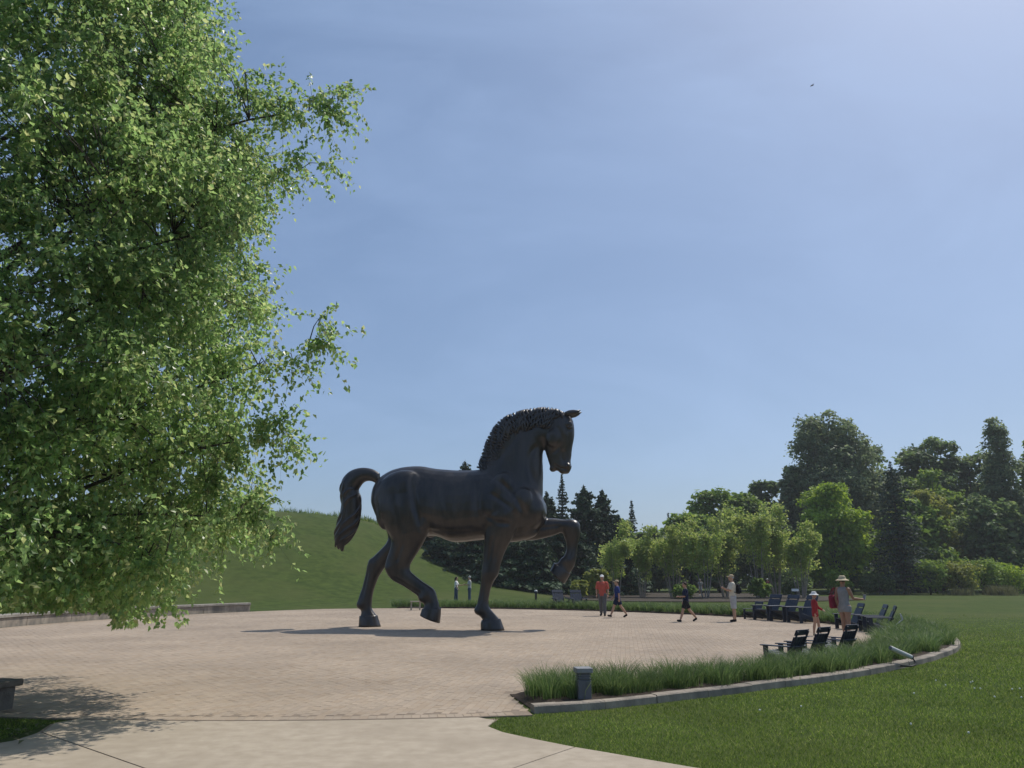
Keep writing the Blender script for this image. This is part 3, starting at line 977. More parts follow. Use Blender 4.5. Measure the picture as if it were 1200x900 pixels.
chair(5.85, 16.0, R(127), 'dark chair seen from behind in the middle of three by the grass', G, .72)
chair(6.75, 16.8, R(124), 'dark chair seen from behind at the feet of the girl in red', G, .72)

# ------------------------------------------------------------------ lamps, stool, sign, bird
b = empty('bollard_light', (.95, 10.90, .07), R(8), 1.05)
tag(b, 'dark grey square bollard light with wide cap at the end of the grass bed', 'bollard light')
MB().box((-.085, -.085, 0), (.085, .085, .25), bev=.006).build('post', M['grey_metal'], b)
MB().box((-.07, -.07, .25), (.07, .07, .335), bev=.004).build('lens', M['lens'], b)
for i in range(3):
    MB().box((-.085, -.085, .262 + i * .026), (.085, .085, .272 + i * .026), bev=.002).build('louvre', M['grey_metal'], b)
MB().box((-.105, -.105, .336), (.105, .105, .395), bev=.006).build('cap', M['pale_metal'], b)

fl = empty('floodlight', (7.40, 15.0, .12), 0, .86)
tag(fl, 'slim white tubular floodlight on a bent black arm over the stone kerb', 'floodlight')
A_, B_ = Vector((-.40, .12, .30)), Vector((.10, .22, .09))
dd = (B_ - A_).normalized()
MB().tube([A_, A_ + dd * .02, B_ - dd * .02, B_], [.035, .048, .048, .04], 14).build('housing', M['white_metal'], fl, smooth=True)
MB().tube([A_ - dd * .006, A_ + dd * .012], [.04, .05], 14).build('end_cap', M['grey_metal'], fl)
MB().tube([B_ - dd * .012, B_ + dd * .015], [.05, .044], 14).build('end_cap', M['black_metal'], fl)
MB().tube([B_, B_ + Vector((.035, 0, -.05)), B_ + Vector((.05, -.03, -.10)), B_ + Vector((.01, -.07, -.155)), B_ + Vector((-.10, -.12, -.17)), B_ + Vector((-.22, -.14, -.165)), B_ + Vector((-.34, -.13, -.16))], .017, 8).build('arm', M['black_metal'], fl, smooth=True)
MB().tube([B_ + Vector((-.34, -.13, -.16)), B_ + Vector((-.55, -.11, -.16))], .012, 6).build('conduit', M['wood_pale'], fl)

st = empty('bent_stake_light', (11.05, 22.9, .12))
tag(st, 'thin bent pale metal stake light standing in the grass behind the chairs', 'stake light')
MB().tube([(-.16, 0, -.1), (-.12, 0, .20), (.10, 0, .36)], .016, 8).build('stem', M['white_metal'], st)
MB().tube([(.10, 0, .36), (.075, 0, .44), (.05, 0, .52)], [.02, .026, .014], 8).build('head', M['white_metal'], st)

pl = empty('path_light', (1.5, 50.0, float(height(1.5, 50))))
tag(pl, 'short black path light with a pale top on the lawn behind the bed', 'path light')
MB().tube([(0, 0, 0), (0, 0, .62)], .07, 10).build('post', M['black_metal'], pl)
MB().tube([(0, 0, .62), (0, 0, .72)], [.14, .13], 12).build('shade', M['black_metal'], pl)
MB().ell((0, 0, .74), (.11, .11, .08), 12, 7).build('lens', M['white_metal'], pl, smooth=True)

sg = empty('plant_sign', (21.9, 61.5, .05), R(-20))
tag(sg, 'small white tilted plant sign on a stake under the last birch', 'sign')
MB().box((-.02, -.02, -.1), (.02, .02, .6)).build('stake', M['black_metal'], sg)
MB().box((-.26, -.16, -.01), (.26, .16, .01), Matrix.Translation((0, -.03, .62)) @ Matrix.Rotation(R(35), 4, 'X'), bev=.004).build('plate', M['white_metal'], sg)

sb = empty('stool', (-4.9, 40.6, PZ), R(10))
tag(sb, 'small pale wooden stool at the paving edge behind the horse', 'stool')
for i in range(3):
    MB().box((-.28, -.19 + i * .13, .40), (.28, -.19 + i * .13 + .115, .45), bev=.006).build('seat_slat', M['wood_pale'], sb)
for x in (-.22, .22):
    for y in (-.14, .14):
        MB().box((x - .03, y - .03, 0), (x + .03, y + .03, .40), bev=.004).build('leg', M['wood_pale'], sb)
MB().box((-.2, -.015, .12), (.2, .015, .17)).build('stretcher', M['wood_pale'], sb)

bd = empty('bird', (26.8, 60, 44.2), R(20), .62)
tag(bd, 'tiny dark bird gliding high in the open sky', 'bird')
MB().tube([(-.16, 0, 0), (-.1, 0, .0), (0, 0, .01), (.12, 0, .02), (.19, 0, .03), (.24, 0, .02)], [.02, .045, .065, .05, .035, .006], 10).build('body', M['black_metal'], bd, smooth=True)
for s in (-1, 1):
    mbx = MB()
    vs = []
    for i, (yy, zz, c0, c1) in enumerate(((.04, .02, .08, -.08), (.16, .07, .10, -.07), (.28, .06, .06, -.06), (.38, .02, -.02, -.05))):
        vs += [(c0, s * yy, zz + .006), (c1, s * yy, zz + .002), (c0, s * yy, zz - .006), (c1, s * yy, zz - .002)]
    fs = []
    for i in range(3):
        b0 = i * 4
        fs += [(b0, b0 + 1, b0 + 5, b0 + 4), (b0 + 2, b0 + 6, b0 + 7, b0 + 3), (b0, b0 + 4, b0 + 6, b0 + 2), (b0 + 1, b0 + 3, b0 + 7, b0 + 5)]
    mbx.add(vs, fs).build('wing', M['black_metal'], bd)
MB().add([(-.13, -.03, 0), (-.13, .03, 0), (-.26, .06, 0), (-.26, -.06, 0), (-.13, 0, .012)], [(0, 1, 2, 3), (0, 4, 1), (1, 4, 2), (2, 4, 3), (3, 4, 0)]).build('tail', M['black_metal'], bd)


# ------------------------------------------------------------------ people
SKIN = plain('skin_light', (.42, .25, .17), .6, vary=.06)
SKIN2 = plain('skin_tanned', (.30, .17, .11), .6, vary=.06)
def cloth(name, c): return mottled('cloth_' + name, tuple(x * .85 for x in c), tuple(min(1, x * 1.1) for x in c), scale=9, rough=.9, bump=.3, bscale=35, spec=.15)


def oval(rows, n=20):
    """rows: (x, z, half depth x, half width y)"""
    vs, fs = [], []
    for x, z, hx, hy in rows:
        for k in range(n):
            t = 2 * math.pi * k / n
            vs.append(Vector((x + hx * math.cos(t), hy * math.sin(t), z)))
    for i in range(len(rows) - 1):
        for k in range(n):
            k2 = (k + 1) % n
            fs.append((i * n + k, i * n + k2, (i + 1) * n + k2, (i + 1) * n + k))
    fs.append(tuple(reversed(range(n))))
    fs.append(tuple((len(rows) - 1) * n + k for k in range(n)))
    return vs, fs


def person(label, loc, face, H, legs, arms, top, top_c, bottom, bottom_c, shoe_c, hair_c, hat=None, hat_c=None, skin=SKIN, hair_len='short', female=False, voxel=.015, sleeve=.55, tone=None):
    """legs: ((hip swing, knee flex) left, right) in degrees; arms: ((pitch, abduct, elbow, inward) left, right)"""
    t = empty('person', loc, face)
    tag(t, label, 'person')
    lo = [0, 0]
    J = {}
    for i, s in ((0, 1), (1, -1)):
        a, fx = legs[i]
        hip = Vector((0, s * .052, .52))
        kn = hip + Vector((math.sin(R(a)), s * .01, -math.cos(R(a)))) * .235
        b_ = a - fx
        an = kn + Vector((math.sin(R(b_)), s * .005, -math.cos(R(b_)))) * .235
        pitch = R(max(-55, min(20, b_ * .7)))
        toe = an + Vector((.095 * math.cos(pitch), s * .012, -.035 + .095 * math.sin(pitch)))
        heel = an + Vector((-.025 * math.cos(pitch), 0, -.033 - .025 * math.sin(pitch)))
        J[i] = (hip, kn, an, toe, heel)
        lo[i] = min(toe.z, heel.z) - .013
    dz = -min(lo)
    up = lambda v: Vector((v.x, v.y, v.z + dz)) * H
    A = {}
    for i, s in ((0, 1), (1, -1)):
        p, q, e, inn = arms[i]
        sh = Vector((0, s * (.098 if female else .11), .80))
        el = sh + Vector((math.sin(R(p)) * math.cos(R(q)), s * math.sin(R(q)), -math.cos(R(p)) * math.cos(R(q)))) * .165
        fd = Vector((math.sin(R(p + e)) * math.cos(R(inn)), -s * math.sin(R(inn)), -math.cos(R(p + e)) * math.cos(R(inn)))).normalized()
        wr = el + fd * .14
        A[i] = (sh, el, wr, fd)
    w = .93 if female else 1.0
    tor = [(0, .475, .055, .07), (0, .51, .066, .088), (0, .56, .068, .09 * (1.03 if female else 1)), (.0, .62, .056, .078 * w), (.003, .68, .062, .085 * w), (.006, .74, .068, .096 * w), (.0, .785, .06, .102 * w), (-.003, .815, .045, .085 * w), (-.003, .835, .035, .045), (.0, .86, .031, .033), (.006, .89, .031, .033)]
    mbp = MB()
    sc = lambda rows, k=1.0: [(x * H, (z + dz) * H, hx * H * k, hy * H * k) for x, z, hx, hy in rows]
    mbp.add(*oval(sc(tor)))
    hc = Vector((.012, 0, .932))
    mbp.ell(up(hc), (.054 * H, .044 * H, .064 * H), 16, 12)
    mbp.ell(up(hc + Vector((.018, 0, -.035))), (.036 * H, .034 * H, .034 * H), 12, 8)         # jaw
    mbp.tube([up(hc + Vector((.05, 0, .008))), up(hc + Vector((.062, 0, -.014))), up(hc + Vector((.052, 0, -.018)))], [.006 * H, .010 * H, .008 * H], 6)   # nose
    for s in (-1, 1):
        mbp.ell(up(hc + Vector((-.002, s * .044, -.004))), (.012 * H, .007 * H, .017 * H), 8, 6)   # ears
    for i, s in ((0, 1), (1, -1)):
        hip, kn, an, toe, heel = J[i]
        mid1 = hip.lerp(kn, .5)
        calf = kn.lerp(an, .35) + Vector((-.006, 0, 0))
        mbp.tube([up(p_) for p_ in (hip + Vector((0, 0, .02)), mid1, kn, calf, an, an + Vector((0, 0, -.012)))], [.056 * H, .048 * H, .034 * H, .036 * H, .022 * H, .022 * H], 12)
        sh, el, wr, fd = A[i]
        mbp.tube([up(p_) for p_ in (sh + Vector((0, -s * .02, .004)), sh, sh.lerp(el, .5), el, el.lerp(wr, .35), wr)], [.036 * H, .034 * H, .029 * H, .023 * H, .024 * H, .016 * H], 10)
        # hand: palm, four fingers, thumb
        side = fd.cross(Vector((0, 0, 1)))
        side = side.normalized() if side.length > .2 else Vector((1, 0, 0))
        if abs(fd.z) > .6: side = Vector((1, 0, 0)) - fd * fd.x
        side = side.normalized()
        nrm = side.cross(fd).normalized()
        curl = nrm * (1 if (nrm.dot(Vector((0, -s, 0))) > 0 or abs(fd.z) < .6) else -1)
        if abs(fd.z) < .6: curl = Vector((0, 0, -1))
        mbp.tube([up(wr), up(wr + fd * .02), up(wr + fd * .045)], [.016 * H, .021 * H, .019 * H], 8)
        for q in range(4):
            b0 = wr + fd * .042 + side * (.018 - q * .0115)
            ln = (.036, .042, .039, .030)[q]
            mbp.tube([up(b0), up(b0 + fd * ln * .5 + curl * .006), up(b0 + fd * ln * .85 + curl * .018)], [.0062 * H, .006 * H, .0045 * H], 6)
        mbp.tube([up(wr + fd * .014 + side * .014), up(wr + fd * .03 + side * .032 + curl * .004), up(wr + fd * .048 + side * .036 + curl * .012)], [.0075 * H, .007 * H, .005 * H], 6)
    link('body', mbp.blob('body', voxel, 2), skin, t)
    # face marks
    for s in (-1, 1):
        MB().ell(up(hc + Vector((.0495, s * .017, .004))), (.005 * H, .007 * H, .0045 * H), 8, 6).build('eye', DARK, t)
    MB().ell(up(hc + Vector((.049, 0, -.036))), (.006 * H, .014 * H, .0035 * H), 8, 6).build('mouth', LIP, t)
    # clothes
    mt = MB()
    low = {'shirt': .475, 'long_shirt': .44, 'tank': .50}[top]
    rows = [(0, low, .072, .098), (0, .54, .074, .10), (0, .60, .068, .092 * w), (.003, .68, .072, .096 * w), (.006, .74, .078, .106 * w), (.0, .785, .068, .110 * w), (-.003, .822, .048, .082 * w), (-.003, .838, .038, .046)]
    mt.add(*oval(sc(rows)))
    if top != 'tank':
        for i, s in ((0, 1), (1, -1)):
            sh, el, wr, fd = A[i]
            e_ = sh.lerp(el, min(1, sleeve / .6)) if sleeve <= .6 else el
            pts = [up(sh + Vector((0, -s * .03, .006))), up(sh), up(sh.lerp(e_, .6)), up(e_)]
            mt.tube(pts, [.042 * H, .046 * H, .044 * H, .044 * H], 12)
            if sleeve > .6:
                mt.tube([up(el), up(el.lerp(wr, .5)), up(el.lerp(wr, .95))], [.036 * H, .032 * H, .026 * H], 10)
    link('shirt', mt.blob('shirt', voxel * 1.1, 3), top_c, t)
    mt = MB()
    mt.add(*oval(sc([(0, .455, .07, .085), (0, .50, .073, .096), (0, .56, .072, .096), (0, .60, .064, .088)])))
    cut = {'shorts': .78, 'knee_shorts': 1.05, 'short_shorts': .38, 'trousers': 2.0}[bottom]
    for i in (0, 1):
        hip, kn, an, toe, heel = J[i]
        if cut <= 1.05:
            e_ = hip.lerp(kn, cut)
            mt.tube([up(hip + Vector((0, 0, .01))), up(hip.lerp(e_, .5)), up(e_)], [.066 * H, .064 * H, .062 * H if cut > .5 else .066 * H], 14)
        else:
            mt.tube([up(hip + Vector((0, 0, .01))), up(hip.lerp(kn, .5)), up(kn), up(kn.lerp(an, .5)), up(an)], [.064 * H, .058 * H, .048 * H, .044 * H, .04 * H], 14)
    link('trousers' if bottom == 'trousers' else 'shorts', mt.blob('shorts', voxel * 1.1, 3), bottom_c, t)
    for i in (0, 1):
        hip, kn, an, toe, heel = J[i]
        ms = MB()
        ms.tube([up(heel), up(heel.lerp(toe, .35) + Vector((0, 0, .006))), up(heel.lerp(toe, .7)), up(toe)], [.024 * H, .027 * H, .028 * H, .017 * H], 12)
        ms.tube([up(an + Vector((0, 0, .0))), up(an + Vector((.004, 0, -.03)))], [.026 * H, .03 * H], 10)
        link('shoe', ms.blob('shoe', .014, 2), shoe_c, t)
    mh = MB()
    hcu = up(hc)
    mh.ell(hcu + Vector((-.010 * H, 0, .012 * H)), (.056 * H, .050 * H, .062 * H), 16, 10)
    if hair_len == 'long':
        mh.tube([hcu + Vector((-.035 * H, 0, .01 * H)), hcu + Vector((-.052 * H, 0, -.05 * H)), hcu + Vector((-.055 * H, 0, -.12 * H))], [.045 * H, .045 * H, .02 * H], 10)
    # cut the face free
    hm = mh.blob('hair', .016, 1)
    bm = bmesh.new(); bm.from_mesh(hm)
    cutp = [v for v in bm.verts if v.co.x > hcu.x + .026 * H and v.co.z < hcu.z + .036 * H]
    bmesh.ops.delete(bm, geom=cutp, context='VERTS')
    if hair_len != 'long':
        bmesh.ops.delete(bm, geom=[v for v in bm.verts if v.co.z < hcu.z - .02 * H], context='VERTS')
    bm.to_mesh(hm); bm.free()
    link('hair', hm, hair_c, t)
    if hat == 'cap':
        h_ = MB(); h_.ell(hcu + Vector((-.006 * H, 0, .028 * H)), (.060 * H, .054 * H, .048 * H), 16, 8)
        h_.ell(hcu + Vector((.070 * H, 0, .022 * H)), (.045 * H, .042 * H, .008 * H), 14, 6)
        link('cap', h_.blob('cap', .01, 2), hat_c, t)
    elif hat == 'brim':
        h_ = MB(); h_.add(*oval([(hcu.x, hcu.z + .014 * H, .064 * H, .058 * H), (hcu.x, hcu.z + .05 * H, .062 * H, .056 * H), (hcu.x, hcu.z + .078 * H, .054 * H, .049 * H), (hcu.x, hcu.z + .088 * H, .036 * H, .032 * H)], 20))
        h_.add(*oval([(hcu.x, hcu.z + .002 * H, .118 * H, .108 * H), (hcu.x, hcu.z + .012 * H, .116 * H, .106 * H), (hcu.x, hcu.z + .034 * H, .066 * H, .06 * H)], 24))
        link('sun_hat', h_.blob('sun_hat', .011, 2), hat_c, t)
    J['A'], J['up'], J['root'] = A, up, t
    return J


DARK = plain('dark_eye', (.02, .016, .014), .4)
LIP = plain('lip', (.30, .12, .10), .6)
C_black = cloth('black', (.015, .015, .017)); C_navy = cloth('navy', (.012, .018, .045)); C_blue = cloth('royal_blue', (.018, .035, .14))
C_orange = cloth('orange_red', (.46, .10, .07)); C_grey = cloth('grey', (.12, .12, .12)); C_cream = cloth('cream', (.60, .55, .44)); C_lgrey = cloth('pale_grey', (.42, .42, .41))
C_romper = cloth('heather_grey', (.24, .24, .24)); C_red = cloth('red', (.30, .03, .032)); C_bagred = cloth('crimson', (.20, .022, .04)); C_white = cloth('white', (.72, .71, .68)); C_straw = cloth('straw', (.50, .42, .28))
C_tan = cloth('tan', (.42, .33, .22)); C_denim = cloth('denim', (.06, .085, .13)); C_brownhair = plain('brown_hair', (.05, .03, .018), .6); C_darkhair = plain('black_hair', (.012, .01, .009), .55); C_greyhair = plain('grey_hair', (.38, .37, .35), .7)

person('man in orange red shirt, white cap and grey trousers walking on the paving', (3.94, 34.7, PZ), R(-105), 1.72,
       ((8, 4), (-10, 8)), ((4, 12, 12, 0), (-4, 12, 16, 0)), 'shirt', C_orange, 'trousers', C_grey, C_black, C_greyhair, 'cap', C_white)
person('boy in royal blue shirt and navy shorts striding beside the orange shirt', (4.42, 33.4, PZ), R(172), 1.55,
       ((26, 4), (-22, 14)), ((-14, 8, 12, 0), (16, 8, 20, 0)), 'shirt', C_blue, 'shorts', C_navy, C_black, C_brownhair, 'cap', C_tan)
person('boy in dark navy clothes striding with one forearm held out in front', (6.6, 30.3, PZ), R(178), 1.50,
       ((24, 6), (-24, 16)), ((18, 8, 72, 4), (-6, 8, 30, 0)), 'shirt', C_navy, 'shorts', C_black, C_black, C_brownhair)
mj = person('man in cream shirt and pale shorts standing with his hands at his chest', (8.4, 30.3, PZ), R(176), 1.72,
            ((2, 0), (-3, 2)), ((28, 8, 88, 24), (24, 8, 92, 20)), 'shirt', C_cream, 'knee_shorts', C_lgrey, C_black, C_greyhair, 'cap', C_tan)
person('girl in red top and wide white sun hat with bare legs', (8.78, 23.2, PZ), R(-20), 1.20,
       ((14, 6), (-6, 4)), ((22, 10, 40, 10), (-8, 12, 14, 0)), 'shirt', C_red, 'short_shorts', C_red, C_tan, C_brownhair, 'brim', C_white, female=True, sleeve=.9)
wj = person('woman in grey romper and straw sun hat reaching out one arm, seen from behind', (9.05, 21.75, PZ), R(35), 1.64,
            ((3, 0), (-4, 2)), ((-10, 12, 30, 0), (20, 14, 66, -22)), 'tank', C_romper, 'short_shorts', C_romper, C_tan, C_darkhair, 'brim', C_straw, female=True, skin=SKIN2)
person('woman with long dark hair, pale top and dark trousers gesturing on the lawn', (-3.55, 50.5, float(height(-3.55, 50.5))), R(-5), 1.55,
       ((4, 0), (-4, 2)), ((30, 8, 60, 0), (10, 8, 20, 0)), 'shirt', C_white, 'trousers', C_denim, C_black, C_darkhair, hair_len='long', female=True, voxel=.022)
person('grey haired man in pale grey shirt facing the dark haired woman', (-2.7, 50.5, float(height(-2.7, 50.5))), R(185), 1.62,
       ((2, 0), (-3, 2)), ((22, 8, 80, 15), (18, 8, 80, 15)), 'shirt', C_lgrey, 'trousers', C_denim, C_black, C_greyhair, voxel=.022)
person('small distant person in grey top among the birch stems', (16.6, 70, .06), R(-100), 1.40,
       ((6, 4), (-8, 6)), ((6, 8, 14, 0), (-4, 8, 14, 0)), 'shirt', C_lgrey, 'shorts', C_white, C_white, C_greyhair, voxel=.028)
person('small distant person in dark red top and white cap under the birches', (22.4, 69.5, .06), R(-170), 1.45,
       ((3, 2), (-3, 3)), ((16, 8, 50, 10), (8, 8, 40, 10)), 'shirt', C_bagred, 'trousers', C_black, C_black, C_brownhair, 'cap', C_white, voxel=.028)

# things they carry
up = mj['up']
c = up(Vector((-.115, 0, .70)))
bp = empty('backpack', mj['root'].location + Matrix.Rotation(R(176), 3, 'Z') @ c, R(176))
tag(bp, 'small black backpack worn by the man in the cream shirt', 'backpack')
mbx = MB(); mbx.box((-.09, -.15, -.20), (.06, .15, .17), bev=.05); mbx.box((-.13, -.11, -.17), (-.07, .11, .02), bev=.03)
link('pack', mbx.blob('pack', .014, 4), C_black, bp)
for s in (-1, 1):
    MB().tube([(.05, s * .09, .14), (.13, s * .105, .20), (.24, s * .11, .19), (.30, s * .11, .08), (.27, s * .12, -.06), (.16, s * .15, -.13), (.05, s * .13, -.14)], .014, 6).build('strap', C_black, bp)
fc = up(mj['A'][0][2] + mj['A'][0][3] * .05)
ph = empty('phone', mj['root'].location + Matrix.Rotation(R(176), 3, 'Z') @ (fc + Vector((.02, -.05, .02))), R(176))
tag(ph, 'black phone held at the chest of the man in cream', 'phone')
MB().box((-.006, -.038, -.075), (.006, .038, .075), Matrix.Rotation(R(-25), 4, 'Y'), bev=.004).build('case', M['black_metal'], ph)
MB().box((-.0085, -.034, -.069), (-.0065, .034, .069), Matrix.Rotation(R(-25), 4, 'Y')).build('screen', M['lens'], ph)
up = wj['up']
wloc = wj['root'].location
WR = Matrix.Rotation(R(35), 3, 'Z')
hb = empty('shoulder_bag', wloc + WR @ up(Vector((-.03, .17, .62))), R(35))
tag(hb, 'crimson shoulder bag hanging at the left side of the woman in grey', 'bag')
mbx = MB(); mbx.box((-.19, -.055, -.22), (.19, .055, .14), bev=.04)
link('bag', mbx.blob('bag', .014, 3), C_bagred, hb)
for s in (-1, 1):
    MB().tube([(-.12, s * .03, .12), (-.06, s * .02 - .03, .28), (.0, s * .012 - .06, .335), (.06, s * .02 - .03, .28), (.12, s * .03, .12)], .010, 6).build('strap', C_bagred, hb)
hp = up(wj['A'][1][2] + wj['A'][1][3] * .06)
ph = empty('phone', wloc + WR @ hp, R(35))
tag(ph, 'pale phone held out in the right hand of the woman in grey', 'phone')
MB().box((-.006, -.04, -.02), (.006, .04, .14), Matrix.Rotation(R(28), 4, 'Y'), bev=.004).build('case', M['white_metal'], ph)
MB().box((-.0085, -.036, -.014), (-.0065, .036, .134), Matrix.Rotation(R(28), 4, 'Y')).build('screen', M['lens'], ph)


# ------------------------------------------------------------------ foliage tools
def leaves_mesh(name, P, D, Nn, size, width=.62, fold=.18):
    """one folded ovate leaf (2 quads) for each base point P, along D, facing Nn"""
    n = len(P)
    D = D / (np.linalg.norm(D, axis=1, keepdims=True) + 1e-9)
    S_ = np.cross(D, Nn)
    S_ /= (np.linalg.norm(S_, axis=1, keepdims=True) + 1e-9)
    Nn = np.cross(S_, D)
    sz = np.asarray(size).reshape(-1, 1)
    w = width * sz * .5
    b = P
    droop = -Nn * sz * .10
    tip = P + D * sz + droop
    l1 = P + D * sz * .40 + S_ * w + Nn * fold * sz * .5
    r1 = P + D * sz * .40 - S_ * w + Nn * fold * sz * .5
    V = np.stack([b, l1, tip, r1], 1).reshape(-1, 3)
    i = np.arange(n)[:, None] * 4
    F = np.concatenate([i + np.array([[0, 2, 1]]), i + np.array([[0, 3, 2]])], 0)
    return mesh_np(name, V, F)


def clump_mesh(name, P, Nn, size, rg):
    """ragged little leaf clumps (one bent 5-sided scrap each) for trees seen far off"""
    n = len(P)
    a = rg.normal(size=(n, 3))
    U = np.cross(Nn, a)
    U /= np.linalg.norm(U, axis=1, keepdims=True) + 1e-9
    W = np.cross(Nn, U)
    W /= np.linalg.norm(W, axis=1, keepdims=True) + 1e-9
    Nn = Nn / (np.linalg.norm(Nn, axis=1, keepdims=True) + 1e-9)
    sz = np.asarray(size).reshape(-1, 1)
    pts = []
    for k in range(4):
        t = 2 * math.pi * k / 4 + rg.uniform(-.5, .5, (n, 1))
        rr_ = sz * rg.uniform(.35, 1.0, (n, 1)) * .6
        pts.append(P + U * np.cos(t) * rr_ + W * np.sin(t) * rr_ * .75 + Nn * rg.uniform(-.2, .2, (n, 1)) * sz)
    V = np.stack(pts, 1).reshape(-1, 3)
    i = np.arange(n)[:, None] * 4
    return mesh_np(name, V, i + np.array([[0, 1, 2, 3]]))


def unit(rg, n):
    v = rg.normal(size=(n, 3))
    return v / np.linalg.norm(v, axis=1, keepdims=True)


def limbs(mb, base, ends, r0, rg, n=5, bend=.25):
    for e in ends:
        b0 = Vector(base); e = Vector(e)
        mid = b0.lerp(e, .5) + Vector((rg.uniform(-1, 1), rg.uniform(-1, 1), rg.uniform(0, 1))) * bend * (e - b0).length * .4
        mb.tube([b0, b0.lerp(mid, .6), mid, mid.lerp(e, .55), e], [r0, r0 * .8, r0 * .6, r0 * .4, r0 * .15], n)


def broadleaf(label, x, y, H, rad, mat, seed, cat='tree', group=None, n=7000, size=.55, base_f=.18, lob=30, name='leafy_tree', shape='round', trunk=True, bark=None, z0=None):
    """crown of many boughs: leaf scraps spread through and over uneven lobes"""
    rg = np.random.default_rng(seed)
    z0 = float(height(x, y)) if z0 is None else z0
    t = empty(name, (x, y, z0))
    tag(t, label, cat, group)
    # lobes
    C_, Rr = [], []
    for i in range(lob):
        u = rg.uniform(0, 1)
        a = rg.uniform(0, 2 * math.pi)
        zf = base_f + (1 - base_f) * u
        if shape == 'round':
            env = math.sin(math.pi * min(1, max(0, (zf - base_f) / (1 - base_f) * .86 + .12))) ** .6
        elif shape == 'spire':
            env = max(.08, (1 - ((zf - base_f) / (1 - base_f)) ** 1.2)) ** .8
        elif shape == 'column':
            env = math.sin(math.pi * min(1, max(0, (zf - base_f) / (1 - base_f) * .9 + .08))) ** .35
        else:
            env = 1
        rr_ = rad * env * rg.uniform(.45, .95) * .80
        lr = rad * (rg.uniform(.16, .32) if shape == 'spire' else rg.uniform(.20, .42)) * (.55 + .45 * env)
        C_.append((math.cos(a) * rr_, math.sin(a) * rr_, min(H * zf, H - lr * .75)))
        Rr.append(lr)
    C_ = np.array(C_); Rr = np.array(Rr)
    n = int(n * .92)
    k = rg.choice(len(C_), n, p=Rr ** 2 / (Rr ** 2).sum())
    d = unit(rg, n)
    d[:, 2] = np.where(rg.uniform(size=n) < .6, np.abs(d[:, 2]), d[:, 2])
    fr = rg.uniform(.35, 1.0, n) ** .45
    # break each lobe's outline into twigs
    tw = 1 + .28 * np.sin(d[:, 0] * 9 + k) * np.sin(d[:, 1] * 8 + k * 2) + .18 * np.sin(d[:, 2] * 13 + k * 3)
    P = C_[k] + d * (Rr[k] * fr * tw)[:, None] * np.array([1, 1, .85])
    nn = d * .6 + rg.normal(size=(n, 3)) * .55
    nn[:, 2] += .75
    nn[:, 0] += .2
    # fill the heart of the crown so that no bare gaps run through it
    m_ = int(n * (.3 if shape == 'spire' else .18))
    q = unit(rg, m_) * (rg.uniform(0, 1, (m_, 1)) ** .5) * np.array([rad * .62, rad * .62, H * (1 - base_f) * .43])
    q[:, 2] += H * (base_f + (1 - base_f) * (.38 if shape == 'spire' else .46))
    if shape == 'spire':
        q[:, :2] *= np.clip(1.25 - q[:, 2:] / H, .1, 1)
    P = np.concatenate([P, q]); nn = np.concatenate([nn, unit(rg, m_) + np.array([0, 0, .4])]); n = len(P)
    ok = P[:, 2] > .1
    me = clump_mesh('crown', P[ok], nn[ok], (size * rg.uniform(.6, 1.4, n) * np.where(np.arange(n) >= n - m_, 1.5, 1.08))[ok], rg)
    link('crown', me, mat, t)
    if trunk:
        mb = MB()
        tr = max(.06, H * .014)
        mb.tube([(0, 0, -.3), (0, 0, H * .12), (rg.uniform(-.1, .1), rg.uniform(-.1, .1), H * .4), (0, 0, H * .8)], [tr * 1.5, tr * 1.1, tr * .8, tr * .2], 8)
        limbs(mb, (0, 0, H * (base_f + .02)), [C_[i] for i in rg.choice(len(C_), min(12, len(C_)), replace=False)], tr * .55, rg)
        mb.build('trunk', bark or M['bark'], t, smooth=True)
    return t


